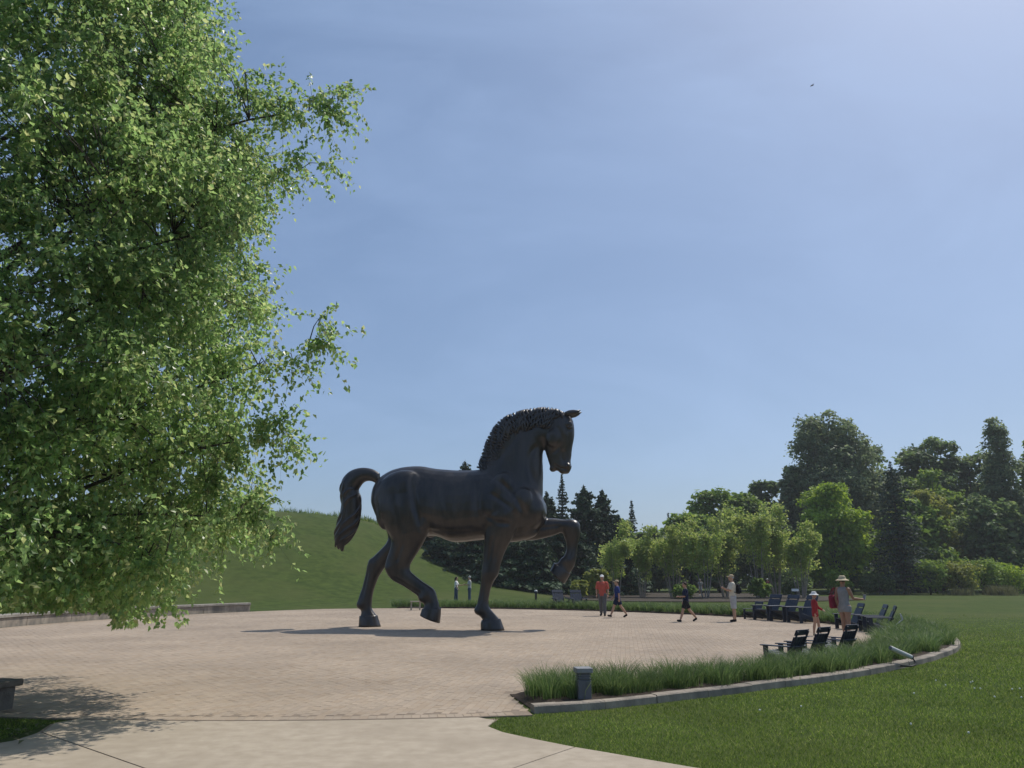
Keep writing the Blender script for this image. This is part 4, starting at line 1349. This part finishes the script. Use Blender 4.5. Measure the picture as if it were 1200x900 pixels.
def conifer(label, x, y, H, rad, mat, seed, group=None, dens=1.0, base_f=.06, name='conifer_tree', open_=0.0, cat='conifer', droop=.25, size=.3):
    rg = np.random.default_rng(seed)
    z0 = float(height(x, y))
    t = empty(name, (x, y, z0))
    tag(t, label, cat, group)
    mb = MB()
    mb.tube([(0, 0, -.3), (0, 0, H * .5), (0, 0, H)], [H * .016, H * .01, .01], 7)
    P, Nn, SZ = [], [], []
    z = H * base_f
    while z < H * .985:
        f = 1 - z / H
        L_ = rad * (f ** .8) * (1 if f > .06 else .7)
        nb = int(rg.integers(5, 8))
        a0 = rg.uniform(0, 6.28)
        for j in range(nb):
            a = a0 + j * 6.283 / nb + rg.uniform(-.3, .3)
            l = max(.12, L_ * rg.uniform(.5, 1.22))
            up_ = .25 * f + rg.uniform(-.1, .2) if f < .35 else -droop * rg.uniform(.3, 1.2)
            if l > rad * .4:
                mb.tube([(0, 0, z), (math.cos(a) * l * .5, math.sin(a) * l * .5, z + up_ * l * .3), (math.cos(a) * l, math.sin(a) * l, z + up_ * l * .6)], [.03 + l * .008, .02, .006], 4)
            m = max(3, int(l * 15 * dens))
            s = rg.uniform(.12 + open_ * .3, 1.02, m)
            w = (.10 + .22 * np.sin(np.clip(s, 0, 1) * 2.6)) * l * .8
            off = rg.uniform(-1, 1, m) * w
            zz = z + up_ * l * .6 * s + rg.uniform(-.12, .06, m) * (1 - open_ * .6)
            P.append(np.c_[math.cos(a) * s * l - math.sin(a) * off, math.sin(a) * s * l + math.cos(a) * off, zz])
            nv = rg.normal(size=(m, 3)) * .5
            nv[:, 2] += .8
            nv[:, 0] += math.cos(a) * .3; nv[:, 1] += math.sin(a) * .3
            Nn.append(nv)
            SZ.append(rg.uniform(.6, 1.3, m) * size * (.6 + .4 * min(1, l / 1.2)))
        z += (H * .028 + .07) * (1 + open_) * (.55 + .6 * f)
    P, Nn, SZ = np.concatenate(P), np.concatenate(Nn), np.concatenate(SZ)
    link('crown', clump_mesh('crown', P, Nn, SZ, rg), mat, t)
    mb.build('trunk', M['bark'], t, smooth=True)
    return t


def birch(label, x, y, H, rad, seed, group):
    rg = np.random.default_rng(seed)
    z0 = float(height(x, y)) + .05
    t = empty('birch_tree', (x, y, z0))
    tag(t, label, 'tree', group)
    P, Nn = [], []
    ns = int(rg.integers(5, 8))
    for s in range(ns):
        mb = MB()
        a = 6.283 * s / ns + rg.uniform(-.4, .4)
        lean = rg.uniform(.15, .8) * rad
        hs_ = H * (rg.uniform(.62, .9) if s else 1.0)
        top = Vector((math.cos(a) * lean, math.sin(a) * lean, hs_))
        b0 = Vector((math.cos(a) * .2, math.sin(a) * .2, -.2))
        mid = Vector((math.cos(a) * (.2 + lean * .35), math.sin(a) * (.2 + lean * .35), hs_ * .45))
        pts = [Vector(q[:3]) for q in catmull([(*p, 0) for p in (b0, b0.lerp(mid, .5), mid, mid.lerp(top, .5), top)], 3)]
        mb.tube(pts, list(np.linspace(.055, .008, len(pts))), 6)
        for b_ in range(15):
            f = rg.uniform(.12, 1.0)
            p0 = mid.lerp(top, f) if f > .2 else b0.lerp(mid, .75 + f)
            az = rg.uniform(0, 6.28)
            ln = rad * rg.uniform(.18, .52) * (1.2 - f * .75)
            e = p0 + Vector((math.cos(az) * ln, math.sin(az) * ln, ln * rg.uniform(.3, 1.5)))
            mb.tube([p0, p0.lerp(e, .5) + Vector((0, 0, .05)), e], [.014, .009, .003], 3)
            m = int(rg.integers(36, 70))
            s_ = rg.uniform(.1, 1.12, m)
            Q = np.array(p0)[None] + (np.array(e) - np.array(p0))[None] * s_[:, None] + rg.normal(size=(m, 3)) * np.array([.15, .15, .16]) * rad * .5
            P.append(Q); Nn.append(unit(rg, m) + np.array([.15, 0, .5]))
        mb.build('stem', M['palebark'], t, smooth=True)
    P, Nn = np.concatenate(P), np.concatenate(Nn)
    ok = P[:, 2] > H * .22
    link('crown', clump_mesh('crown', P[ok], Nn[ok], rg.uniform(.16, .32, ok.sum()), rg), M['birch_leaf'], t)
    return t


# ------------------------------------------------------------------ trees beyond the plaza
GC = 'dark conifers behind the mound'
con = [(-8.0, 82, 12.4, 2.6), (-4.9, 80, 13.6, 2.6), (-2.0, 80, 11.6, 2.6), (1.1, 80, 10.6, 2.8), (3.4, 76, 9.9, 2.4), (6.9, 74, 10.3, 2.7), (9.0, 77, 10.3, 2.4), (10.1, 74, 7.5, 2.2), (-5.4, 72, 6.6, 2.6), (-2.8, 69, 5.9, 2.5), (-.3, 66, 5.6, 2.5), (2.2, 65, 5.0, 2.2), (4.8, 68, 7.0, 2.5)]
for i, (x, y, top, rad) in enumerate(con):
    z0 = float(height(x, y))
    lab = ['dark conifer whose tip peeks over the back of the bronze horse', 'tall dark conifer rising above the withers of the bronze horse',
           'dark conifer hidden mostly behind the chest of the bronze horse', 'dark conifer seen between the standing and the raised bronze foreleg',
           'dark conifer just behind the raised bronze forearm', 'tallest dark conifer beside the thin spiky spruce', 'dark conifer between the tallest one and the birches',
           'shortest dark conifer touching the first birch', 'low dark conifer under the bronze belly at the edge of the mound', 'low dark conifer between the bronze belly and standing foreleg',
           'low dark conifer just behind the standing bronze foreleg', 'small dark conifer beneath the raised bronze knee', 'mid height dark conifer behind the hanging bronze hoof'][i]
    conifer(lab, x, y, top - z0, rad * 1.6, M['dark_needle'], 100 + i, GC, dens=1.7, droop=.3, open_=.0, size=.5)
conifer('thin spiky dark spruce standing under the bronze horse head', 5.2, 80, 11.9, 1.9, M['dark_needle'], 131, None, 1.6, open_=.08, droop=.12, size=.42)
conifer('lone slender spruce standing clear against the sky beyond the birches', 14.2, 92, 10.6, 1.7, M['spruce_needle'], 140, None, 1.6, open_=.08, droop=.15, size=.4)
conifer('short distant spruce behind the birches', 17.4, 94, 7.9, 1.5, M['dark_needle'], 141, 'distant spruces', 1)
conifer('short pointed distant spruce at the edge of the rounded trees', 19.3, 96, 9.4, 1.6, M['dark_needle'], 142, 'distant spruces', 1)
conifer('broad dark spruce between the bright green tree and the yellow green tree', 38.6, 78, 13.2, 4.4, M['spruce_needle'], 143, None, 1.3, droop=.35, size=.36)
conifer('dark spruce cut by the right end of the tree line', 56.6, 84, 12.2, 3.0, M['dark_needle'], 144, None, 1.2)

GB = 'background broadleaf trees'
broadleaf('low rounded green tree at the left end of the background wood', 20.8, 92, 8.9, 4.0, M['oak_leaf'], 1, group=GB, n=8000)
broadleaf('rounded green tree rising behind the row of birches', 25.0, 96, 11.9, 5.2, M['oak_leaf'], 2, group=GB, n=10000)
broadleaf('mid green tree between the rounded tree and the tall grey green tree', 29.6, 97, 11.6, 4.8, M['oak_leaf'], 3, group=GB, n=8500)
broadleaf('narrow dark tree at the left foot of the tallest tree', 33.9, 103, 14.0, 3.2, M['pop_leaf'], 4, group=GB, n=7000, shape='column')
broadleaf('tallest grey green tree of the background wood', 41.0, 98, 22.4, 7.2, M['big_leaf'], 5, group=GB, n=26000, lob=46, size=.45, base_f=.22)
broadleaf('grey green side tree leaning out left of the tallest tree', 35.6, 97.5, 15.2, 2.9, M['big_leaf'], 6, group=GB, n=7000, base_f=.35)
broadleaf('bright green spreading tree beside the broad dark spruce', 33.0, 80, 11.0, 4.4, M['bright_leaf'], 7, group=GB, n=15000, size=.36, base_f=.12, lob=34)
broadleaf('dark poplar just right of the tallest tree', 49.5, 105, 18.6, 5.2, M['pop_leaf'], 8, group=GB, n=11000, shape='column')
broadleaf('tall dark poplar with a double top behind the yellow green tree', 55.5, 102, 19.8, 5.2, M['pop_leaf'], 9, group=GB, n=13000, shape='column', lob=34)
broadleaf('dark poplar between the double topped poplar and the feathery spire', 60.5, 100, 17.2, 4.8, M['pop_leaf'], 10, group=GB, n=10000, shape='column')
broadleaf('yellow green tree in front of the dark poplars', 46.8, 88, 11.2, 4.6, M['yellow_leaf'], 11, group=GB, n=13000, size=.36, base_f=.08)
broadleaf('feathery spire shaped tree with light tips near the right end', 58.0, 91, 20.3, 4.8, M['big_leaf'], 12, group=GB, n=17000, shape='spire', lob=110, base_f=.06, size=.36)
broadleaf('second feathery spire shaped tree beyond the first', 63.6, 93, 17.8, 4.6, M['oak_leaf'], 13, group=GB, n=12000, shape='spire', lob=90, base_f=.06)
broadleaf('dark tree filling the gap behind the feathery spire', 52.0, 96, 14.5, 5.0, M['oak_leaf'], 14, group=GB, n=9000)
broadleaf('green tree beyond the right end of the lawn', 69, 94, 17.0, 5.2, M['oak_leaf'], 15, group=GB, n=9000)
broadleaf('last green tree of the wood far beyond the lawn', 77, 96, 15.5, 5.4, M['pop_leaf'], 16, group=GB, n=8000)
broadleaf('dark low tree in the shade behind the birches', 15.5, 88, 6.8, 3.2, M['pop_leaf'], 17, group=GB, n=7000, base_f=.05)
broadleaf('dark low tree behind the middle birches', 22.5, 86, 7.2, 3.2, M['pop_leaf'], 18, group=GB, n=7000, base_f=.05)
broadleaf('dark low tree behind the last birches', 28.0, 86, 8.0, 3.2, M['pop_leaf'], 19, group=GB, n=7000, base_f=.05)
broadleaf('dark understorey tree between the bright green tree and the spruce', 36.5, 86, 10, 3.2, M['pop_leaf'], 20, group=GB, n=7000, base_f=.03)
broadleaf('dark understorey tree behind the lawn shrubs', 44.0, 86, 10.0, 4.4, M['oak_leaf'], 21, group=GB, n=7000, base_f=.03)
broadleaf('dark understorey tree below the feathery spire', 53, 86, 10.5, 4.6, M['pop_leaf'], 22, group=GB, n=7500, base_f=.03)
broadleaf('dark understorey tree left of the bright green tree', 27.5, 80, 5.5, 2.6, M['pop_leaf'], 23, group=GB, n=5500, base_f=.03)
broadleaf('dark low tree at the right end of the conifer grove', 11.5, 84, 7.4, 2.8, M['pop_leaf'], 24, group=GB, n=6000, base_f=.03)
broadleaf('small treetop just showing over the crest of the mound', -15.0, 92, 3.0, .9, M['oak_leaf'], 25, group=GB, n=900, base_f=.1, size=.3)

GR = 'row of young birches behind the plaza'
for i, (x, y, H, rad) in enumerate([(8.4, 64, 5.7, 2.3), (10.8, 66, 5.6, 2.2), (13.2, 65, 6.4, 2.3), (15.3, 63, 6.3, 2.3), (17.7, 66, 7.1, 2.4), (19.9, 64, 7.2, 2.4), (21.8, 65.5, 7.0, 2.2), (23.3, 64, 5.9, 2.0)]):
    lab = {0: 'first light green birch of the row, next to the dark conifers', 7: 'last light green birch of the row, next to the bright green tree'}.get(i, ('', 'second', 'third', 'fourth', 'fifth', 'sixth', 'seventh', '')[i] + ' light green multi stemmed birch counted from the dark conifers')
    birch(lab, x, y, H, rad, 300 + i, GR)

GS = 'shrubs along the far edge of the lawn'
for i, (x, y, H, rad, mat, lab) in enumerate([
        (40.0, 76, 3.3, 2.3, 'oak_leaf', 'rounded green shrub at the foot of the broad dark spruce'),
        (42.6, 75.5, 3.0, 2.2, 'yellow_leaf', 'yellowish green shrub behind the pale grass tuft beside the spruce'),
        (45.6, 77, 3.4, 2.5, 'oak_leaf', 'wide green shrub in the middle of the far lawn edge'),
        (48.4, 76.5, 3.0, 2.3, 'bright_leaf', 'green shrub at the right end of the far lawn edge'),
        (31.5, 76.5, 2.2, 1.6, 'bright_leaf', 'low yellow green shrub beyond the straw sun hat'),
        (35.6, 77, 2.0, 2.2, 'pop_leaf', 'low dark shrub under the bright green tree'),
        (6.4, 60, 2.1, 1.2, 'yellow_leaf', 'yellow green shrub behind the man in the orange shirt'),
        (5.0, 58.5, 1.3, .9, 'yellow_leaf', 'small yellow green shrub at the foot of the conifers'),
        (13.0, 61, 1.1, 1.1, 'oak_leaf', 'low green shrub among the birch stems'),
        (19.2, 61.5, 1.5, .9, 'oak_leaf', 'small dark shrub among the birch stems'),
        (26, 74, 2.4, 2.0, 'pop_leaf', 'dark shrub past the last birch')]):
    broadleaf(lab, x, y, H, rad, M[mat], 400 + i, 'shrub', GS, n=2200, size=.24, base_f=.12, lob=16, name='shrub', shape='column', trunk=True)


# ------------------------------------------------------------------ grasses
def blades(name, bases, heights, rg, width=.008, lean=.35, segs=3, spread=None):
    n = len(bases)
    az = rg.uniform(0, 2 * math.pi, n)
    if spread is not None:
        az = np.arctan2(spread[:, 1], spread[:, 0]) + rg.normal(size=n) * .5
    ln = rg.uniform(.3, 1.0, n) * lean
    fx, fy = np.cos(az), np.sin(az)
    sx, sy = -fy, fx
    # random facing
    fa = rg.uniform(0, 2 * math.pi, n)
    sx, sy = np.cos(fa), np.sin(fa)
    rows = []
    for k in range(segs + 1):
        t = k / segs
        o_ = ln * heights * (t ** 1.9)
        zz = heights * (t - .28 * ln / max(lean, .01) * lean * t ** 3)
        w = width * (1 - t) ** .7 if k < segs else np.zeros(n)
        w = w * np.ones(n)
        cx, cy, cz = bases[:, 0] + fx * o_, bases[:, 1] + fy * o_, bases[:, 2] + zz
        if k < segs:
            rows.append(np.stack([cx - sx * w, cy - sy * w, cz], -1))
            rows.append(np.stack([cx + sx * w, cy + sy * w, cz], -1))
        else:
            rows.append(np.stack([cx, cy, cz], -1))
    m = len(rows)
    V = np.stack(rows, 1).reshape(-1, 3)
    i = np.arange(n)[:, None] * m
    tris = []
    for k in range(segs - 1):
        b0 = 2 * k
        tris += [(b0, b0 + 1, b0 + 3), (b0, b0 + 3, b0 + 2)]
    tris.append((2 * segs - 2, 2 * segs - 1, 2 * segs))
    F = np.concatenate([i + np.array([q]) for q in tris], 0)
    return mesh_np(name, V, F)


rg = np.random.default_rng(5)
# tufts planted through the ring bed; nearer ones get more blades
B_, Hh, Sp = [], [], []
for a in np.arange(-76.3, 100.5, 1.05):
    r_in, r_out = bed_in(a), bed_out(a)
    rads = np.arange(r_in + .16, r_out - .28, .30)
    for rad in rads:
        aa = a + rg.uniform(-.55, .55)
        r2 = rad + rg.uniform(-.12, .12)
        cx, cy = PC[0] + r2 * math.cos(R(aa)), PC[1] + r2 * math.sin(R(aa))
        dist = math.hypot(cx, cy)
        nb = int(np.clip(1800 / dist, 38, 155))
        off = rg.normal(size=(nb, 2)) * .065
        B_.append(np.c_[cx + off[:, 0], cy + off[:, 1], np.full(nb, .08)])
        Hh.append(rg.uniform(.24, .47, nb) * rg.uniform(.82, 1.15) * (1.0 + .15 * float(smoothstep(-40, 20, a))))
        Sp.append(off + rg.normal(size=(nb, 2)) * .02)
B_, Hh, Sp = np.concatenate(B_), np.concatenate(Hh), np.concatenate(Sp)
dist = np.hypot(B_[:, 0], B_[:, 1])
og = link('ornamental_grass', blades('ornamental_grass', B_, Hh, rg, width=np.clip(dist * .00034, .004, .012), lean=1.0, spread=Sp), M['bedgrass'])
tag(og, 'dark green ornamental grass filling the curved bed around the plaza', 'ornamental grass', kind='stuff')

# mown lawn: short blades where the camera can tell them apart
cand = 760000
yy = 6.2 + 30 * rg.uniform(0, 1, cand) ** 1.7
xx = rg.uniform(-.72, .78, cand) * yy * 1.05
dg, rr = polar(xx, yy)
pr = plaza_r(dg)
in_plaza = rr < pr + .03
in_bed = (dg > -77.5) & (dg < 101) & (rr < np.array([bed_out(q) for q in np.arange(-180, 181)])[np.clip(np.round(dg).astype(int) + 180, 0, 360)] + .05) & (rr > pr)
pe = np.array([(7.5, 2.0), (6.5, 3.4), (4.6, 5.1), (2.6, 6.68), (1.54, 7.52), (.84, 8.12), (.2, 8.72), (-.1, 9.05), (-.28, 9.4), (-.2, 9.84)])
on_path = (yy < 9.9) & (xx < np.interp(yy, pe[:, 1], pe[:, 0])) & ~((xx < -5.2) & (yy > 7.95 + np.clip(-5.6 - xx, 0, 9) * -.12))
wall_z = (dg > 120) & (rr < pr + .55)
ok = ~(in_plaza | in_bed | on_path | wall_z)
# inside the grass corner keep off the slab edge
ok &= ~((xx > -5.35) & (xx < -.25) & (yy < 10.1))
ok &= rg.uniform(size=len(ok)) < 1 - .92 * smoothstep(16, 35, yy)
xx, yy = xx[ok], yy[ok]
d = np.hypot(xx, yy)
lb = link('lawn_blades', blades('lawn_blades', np.c_[xx, yy, height(xx, yy) - .004], rg.uniform(.018, .046, len(xx)) * (1 + d * .004), rg, width=np.clip(d * .00042, .0026, .009), lean=.9, segs=1), M['blade'])
tag(lb, 'short mown grass blades of the lawn', 'grass', kind='stuff')

# clover heads in the mown lawn
mbx = MB()
for i in range(26):
    x, y = (7.2 + rnd.gauss(0, 1.0), 12.2 + rnd.gauss(0, .8)) if i < 15 else (rnd.uniform(2.5, 9), rnd.uniform(8.5, 13.5))
    dgx, rx = polar(x, y)
    if float(rx) < 16.5: continue
    mbx.ell((x, y, .045), (.014, .014, .012), 6, 4)
o = mbx.build('clover_flowers', M['flower'])
tag(o, 'scattered white clover heads in the mown lawn', 'clover', kind='stuff')

# unmown fringe along the crest of the mound
n = 9000
xx = rg.uniform(-60, -6, n); yy = rg.uniform(79, 88, n)
clump = .5 + .5 * np.sin(xx * 1.7) * np.sin(xx * .63 + 1)
o = link('crest_grass', blades('crest_grass', np.c_[xx, yy, height(xx, yy) - .02], rg.uniform(.2, .75, n) * (.4 + clump), rg, width=.035, lean=.5, segs=2), M['blade'])
tag(o, 'unmown grass fringe along the crest of the mound', 'grass', kind='stuff')

# pale ornamental tufts by the shrubs
for x, y, h_, rad, lab in ((41.5, 73.5, .8, .9, 'small pale straw coloured grass tuft by the far shrubs'), (45.2, 73.5, 1.1, 1.2, 'large pale straw coloured grass tuft by the far shrubs')):
    n = 900
    off = rg.normal(size=(n, 2)) * rad * .45
    t = link('grass_tuft', blades('grass_tuft', np.c_[off[:, 0], off[:, 1], np.zeros(n)], rg.uniform(.5, 1.05, n) * h_, rg, width=.025, lean=.5, spread=off), M['tuft'])
    t.location = (x, y, 0)
    tag(t, lab, 'grass tuft', 'pale grass tufts')


# ------------------------------------------------------------------ the leafy tree at the left
def big_tree():
    rg = np.random.default_rng(21)
    T = np.array([-8.3, 10.4, 0.0])
    t = empty('leafy_tree', tuple(T))
    tag(t, 'large glossy leaved green tree overhanging the left side of the plaza', 'tree')
    zs = np.array([.9, 1.3, 2.3, 4.0, 5.6, 6.5, 7.6, 8.6, 10.2, 11.6, 12.8, 13.6])
    rs = np.array([2.5, 3.8, 4.35, 4.55, 4.7, 4.65, 4.45, 4.4, 3.7, 3.0, 1.5, .2])
    trunk = MB()
    trunk.tube([(0, 0, -.3), (.02, 0, .5), (.05, .05, 2.5), (0, .1, 5), (.1, 0, 8), (0, 0, 11), (0, 0, 13.2)], [.26, .21, .17, .14, .10, .06, .012], 12)
    trunk.build('trunk', M['bark'], t, smooth=True)
    # limbs
    LP = []
    br = MB()
    ends = []
    for i in range(54):
        z = 1.6 + 11 * (i + .5) / 54
        a = rg.uniform(-2.3, 1.3) if i % 3 else rg.uniform(0, 6.28)
        r_ = np.interp(z, zs, rs) * rg.uniform(.72, .95)
        ends.append((a, r_, z))
    ends += [(-.05, 5.5, 4.75), (-.08, 5.3, 3.5), (.02, 5.45, 8.7), (-.3, 4.5, 1.85), (-.75, 4.5, 1.8), (.0, 4.9, 2.4), (.05, 5.0, 7.7)]
    for a, r_, z in ends:
        z_at = max(1.4, z - r_ * rg.uniform(.25, .6))
        p0 = Vector((0, 0, z_at))
        e = Vector((math.cos(a) * r_, math.sin(a) * r_, z))
        m1 = p0.lerp(e, .35) + Vector((0, 0, rg.uniform(.1, .6)))
        m2 = p0.lerp(e, .7) + Vector((rg.uniform(-.2, .2), rg.uniform(-.2, .2), rg.uniform(.2, .6)))
        pts = [p0, m1, m2, e]
        pts = [Vector(q[:3]) for q in catmull([(*p, 0) for p in pts], 4)]
        rad = np.linspace(.042, .007, len(pts))
        br.tube(pts[:-2], list(rad)[:-2], 6)
        LP += [p for p in pts[3:]]
    LPn = np.array([tuple(p) for p in LP])
    # secondary branches
    NS = 2300
    S_ = []
    while len(S_) < NS:
        z = rg.uniform(1.0, 13.2)
        R_ = np.interp(z, zs, rs)
        if rg.uniform() > (R_ / 5) ** 1.2: continue
        a = rg.normal(-.55, 1.05) if rg.uniform() < .8 else rg.uniform(0, 6.28)
        r_ = R_ * (rg.uniform(.06, 1) ** .36) * .94 * (1 + .06 * math.sin(z * 2.3 + a * 3) + .05 * math.sin(z * 5.1 + a))
        S_.append((math.cos(a) * r_, math.sin(a) * r_, z + rg.uniform(-.2, .2)))
    for a, r_, z in ends[-7:]:
        for q in range(11):
            f = rg.uniform(.72, 1.03)
            S_.append((math.cos(a) * r_ * f + rg.normal() * .14, math.sin(a) * r_ * f + rg.normal() * .16, z + rg.normal() * .16 - (1 - f) * .3))
    S_ = np.array(S_)
    for s in S_:
        dd = np.linalg.norm(LPn - s, axis=1)
        p0 = LPn[np.argmin(dd)]
        if dd.min() > 2.6 or s[2] < 1.62: continue
        p0, e = Vector(p0), Vector(s)
        br.tube([p0, p0.lerp(e, .5) + Vector((0, 0, .08)), e], [.010, .007, .004], 4)
    br.build('branches', M['bark'], t, smooth=True)
    # twigs with leaves
    nt = 12
    n = len(S_) * nt
    B = np.repeat(S_, nt, 0)
    out = B.copy(); out[:, 2] = 0
    out /= np.linalg.norm(out, axis=1, keepdims=True) + 1e-6
    D = unit(rg, n) * .9 + out * .55 + np.array([0, 0, -.28])
    D /= np.linalg.norm(D, axis=1, keepdims=True)
    L_ = rg.uniform(.28, .72, n)
    E = B + D * L_[:, None]
    E[:, 2] -= .25 * L_ ** 2
    # twig stems: 3-sided slivers
    sd = np.cross(D, [0, 0, 1.0]); sd /= np.linalg.norm(sd, axis=1, keepdims=True) + 1e-6
    w = .0035
    hi_ = E[:, 2] > 1.42
    V = np.stack([B - sd * w, B + sd * w, E], 1)[hi_].reshape(-1, 3)
    link('twigs', mesh_np('twigs', V, np.arange(len(V)).reshape(-1, 3)), M['bark'], t)
    nl = 12
    f = rg.uniform(.12, 1.04, (n, nl))
    P = B[:, None] + (E - B)[:, None] * f[..., None]
    P[..., 2] += .06 * np.sin(f * 3.1) * L_[:, None]
    P = P.reshape(-1, 3) + rg.normal(size=(n * nl, 3)) * .02
    m = len(P)
    LD = np.repeat(D, nl, 0) * .5 + unit(rg, m) * .9 + np.array([0, 0, -.55])
    NN = unit(rg, m) * .8 + np.array([.25, .0, .75])
    wx_, wy_ = P[:, 0] + T[0], np.maximum(P[:, 1] + T[1], 2)
    keep = P[:, 2] > 1.66 - np.where((wx_ / wy_ > -.50) & (wx_ / wy_ < -.40), .060, .040) * wy_
    keep &= (wx_ / wy_ > -.95) | (rg.uniform(size=m) < .35)
    keep &= ~((P[:, 1] > 2.5) & (rg.uniform(size=m) < .4))
    me = leaves_mesh('crown', P[keep], LD[keep], NN[keep], rg.uniform(.052, .096, m)[keep], width=.70)
    link('crown', me, M['leaf'], t)


big_tree()

# fallen leaves at the grass corner
n = 70
xx = rg.normal(-5.6, .35, n); yy = rg.normal(8.75, .3, n)
P = np.c_[xx, yy, np.full(n, .045)]
me = leaves_mesh('fallen_leaves', P, unit(rg, n) * np.array([1, 1, .15]), unit(rg, n) * .4 + np.array([0, 0, 1.0]), rg.uniform(.05, .09, n))
o = link('fallen_leaves', me, M['tuft'])
tag(o, 'scatter of dry fallen leaves on the shaded grass corner', 'leaves', kind='stuff')


# distant wood closing the view behind the trees
rgw = np.random.default_rng(77)
n = 16000
a = rgw.uniform(0, 1, n)
wx = 6 + a * 105 + rgw.normal(size=n) * .5
prof = 5.5 + 2.2 * np.sin(wx * .21) + 1.5 * np.sin(wx * .53 + 1) + 1.0 * np.sin(wx * 1.3)
wz = prof * rgw.uniform(0, 1, n) ** .8
wy = 122 + rgw.normal(size=n) * 1.8 + a * -8
o = link('distant_wood', clump_mesh('distant_wood', np.c_[wx, wy, wz], unit(rgw, n) + np.array([0, -.4, .3]), rgw.uniform(.7, 1.5, n), rgw), M['pop_leaf'])
tag(o, 'dark distant wood closing the view behind the lawn trees', 'wood', kind='stuff')

# thin summer haze
hz = MB().box((-130, -12, -1.2), (130, 150, 50)).build('haze', None)
tag(hz, 'thin pale summer haze over the whole garden', 'haze', kind='stuff')
hm = bpy.data.materials.new('thin_haze')
hm.use_nodes = True
hm.node_tree.nodes.clear()
ho = hm.node_tree.nodes.new('ShaderNodeOutputMaterial')
hv = hm.node_tree.nodes.new('ShaderNodeVolumePrincipled')
hv.inputs['Color'].default_value = (.92, .95, 1.0, 1)
hv.inputs['Density'].default_value = .00045
hv.inputs['Anisotropy'].default_value = .2
hm.node_tree.links.new(hv.outputs['Volume'], ho.inputs['Volume'])
hz.data.materials.append(hm)
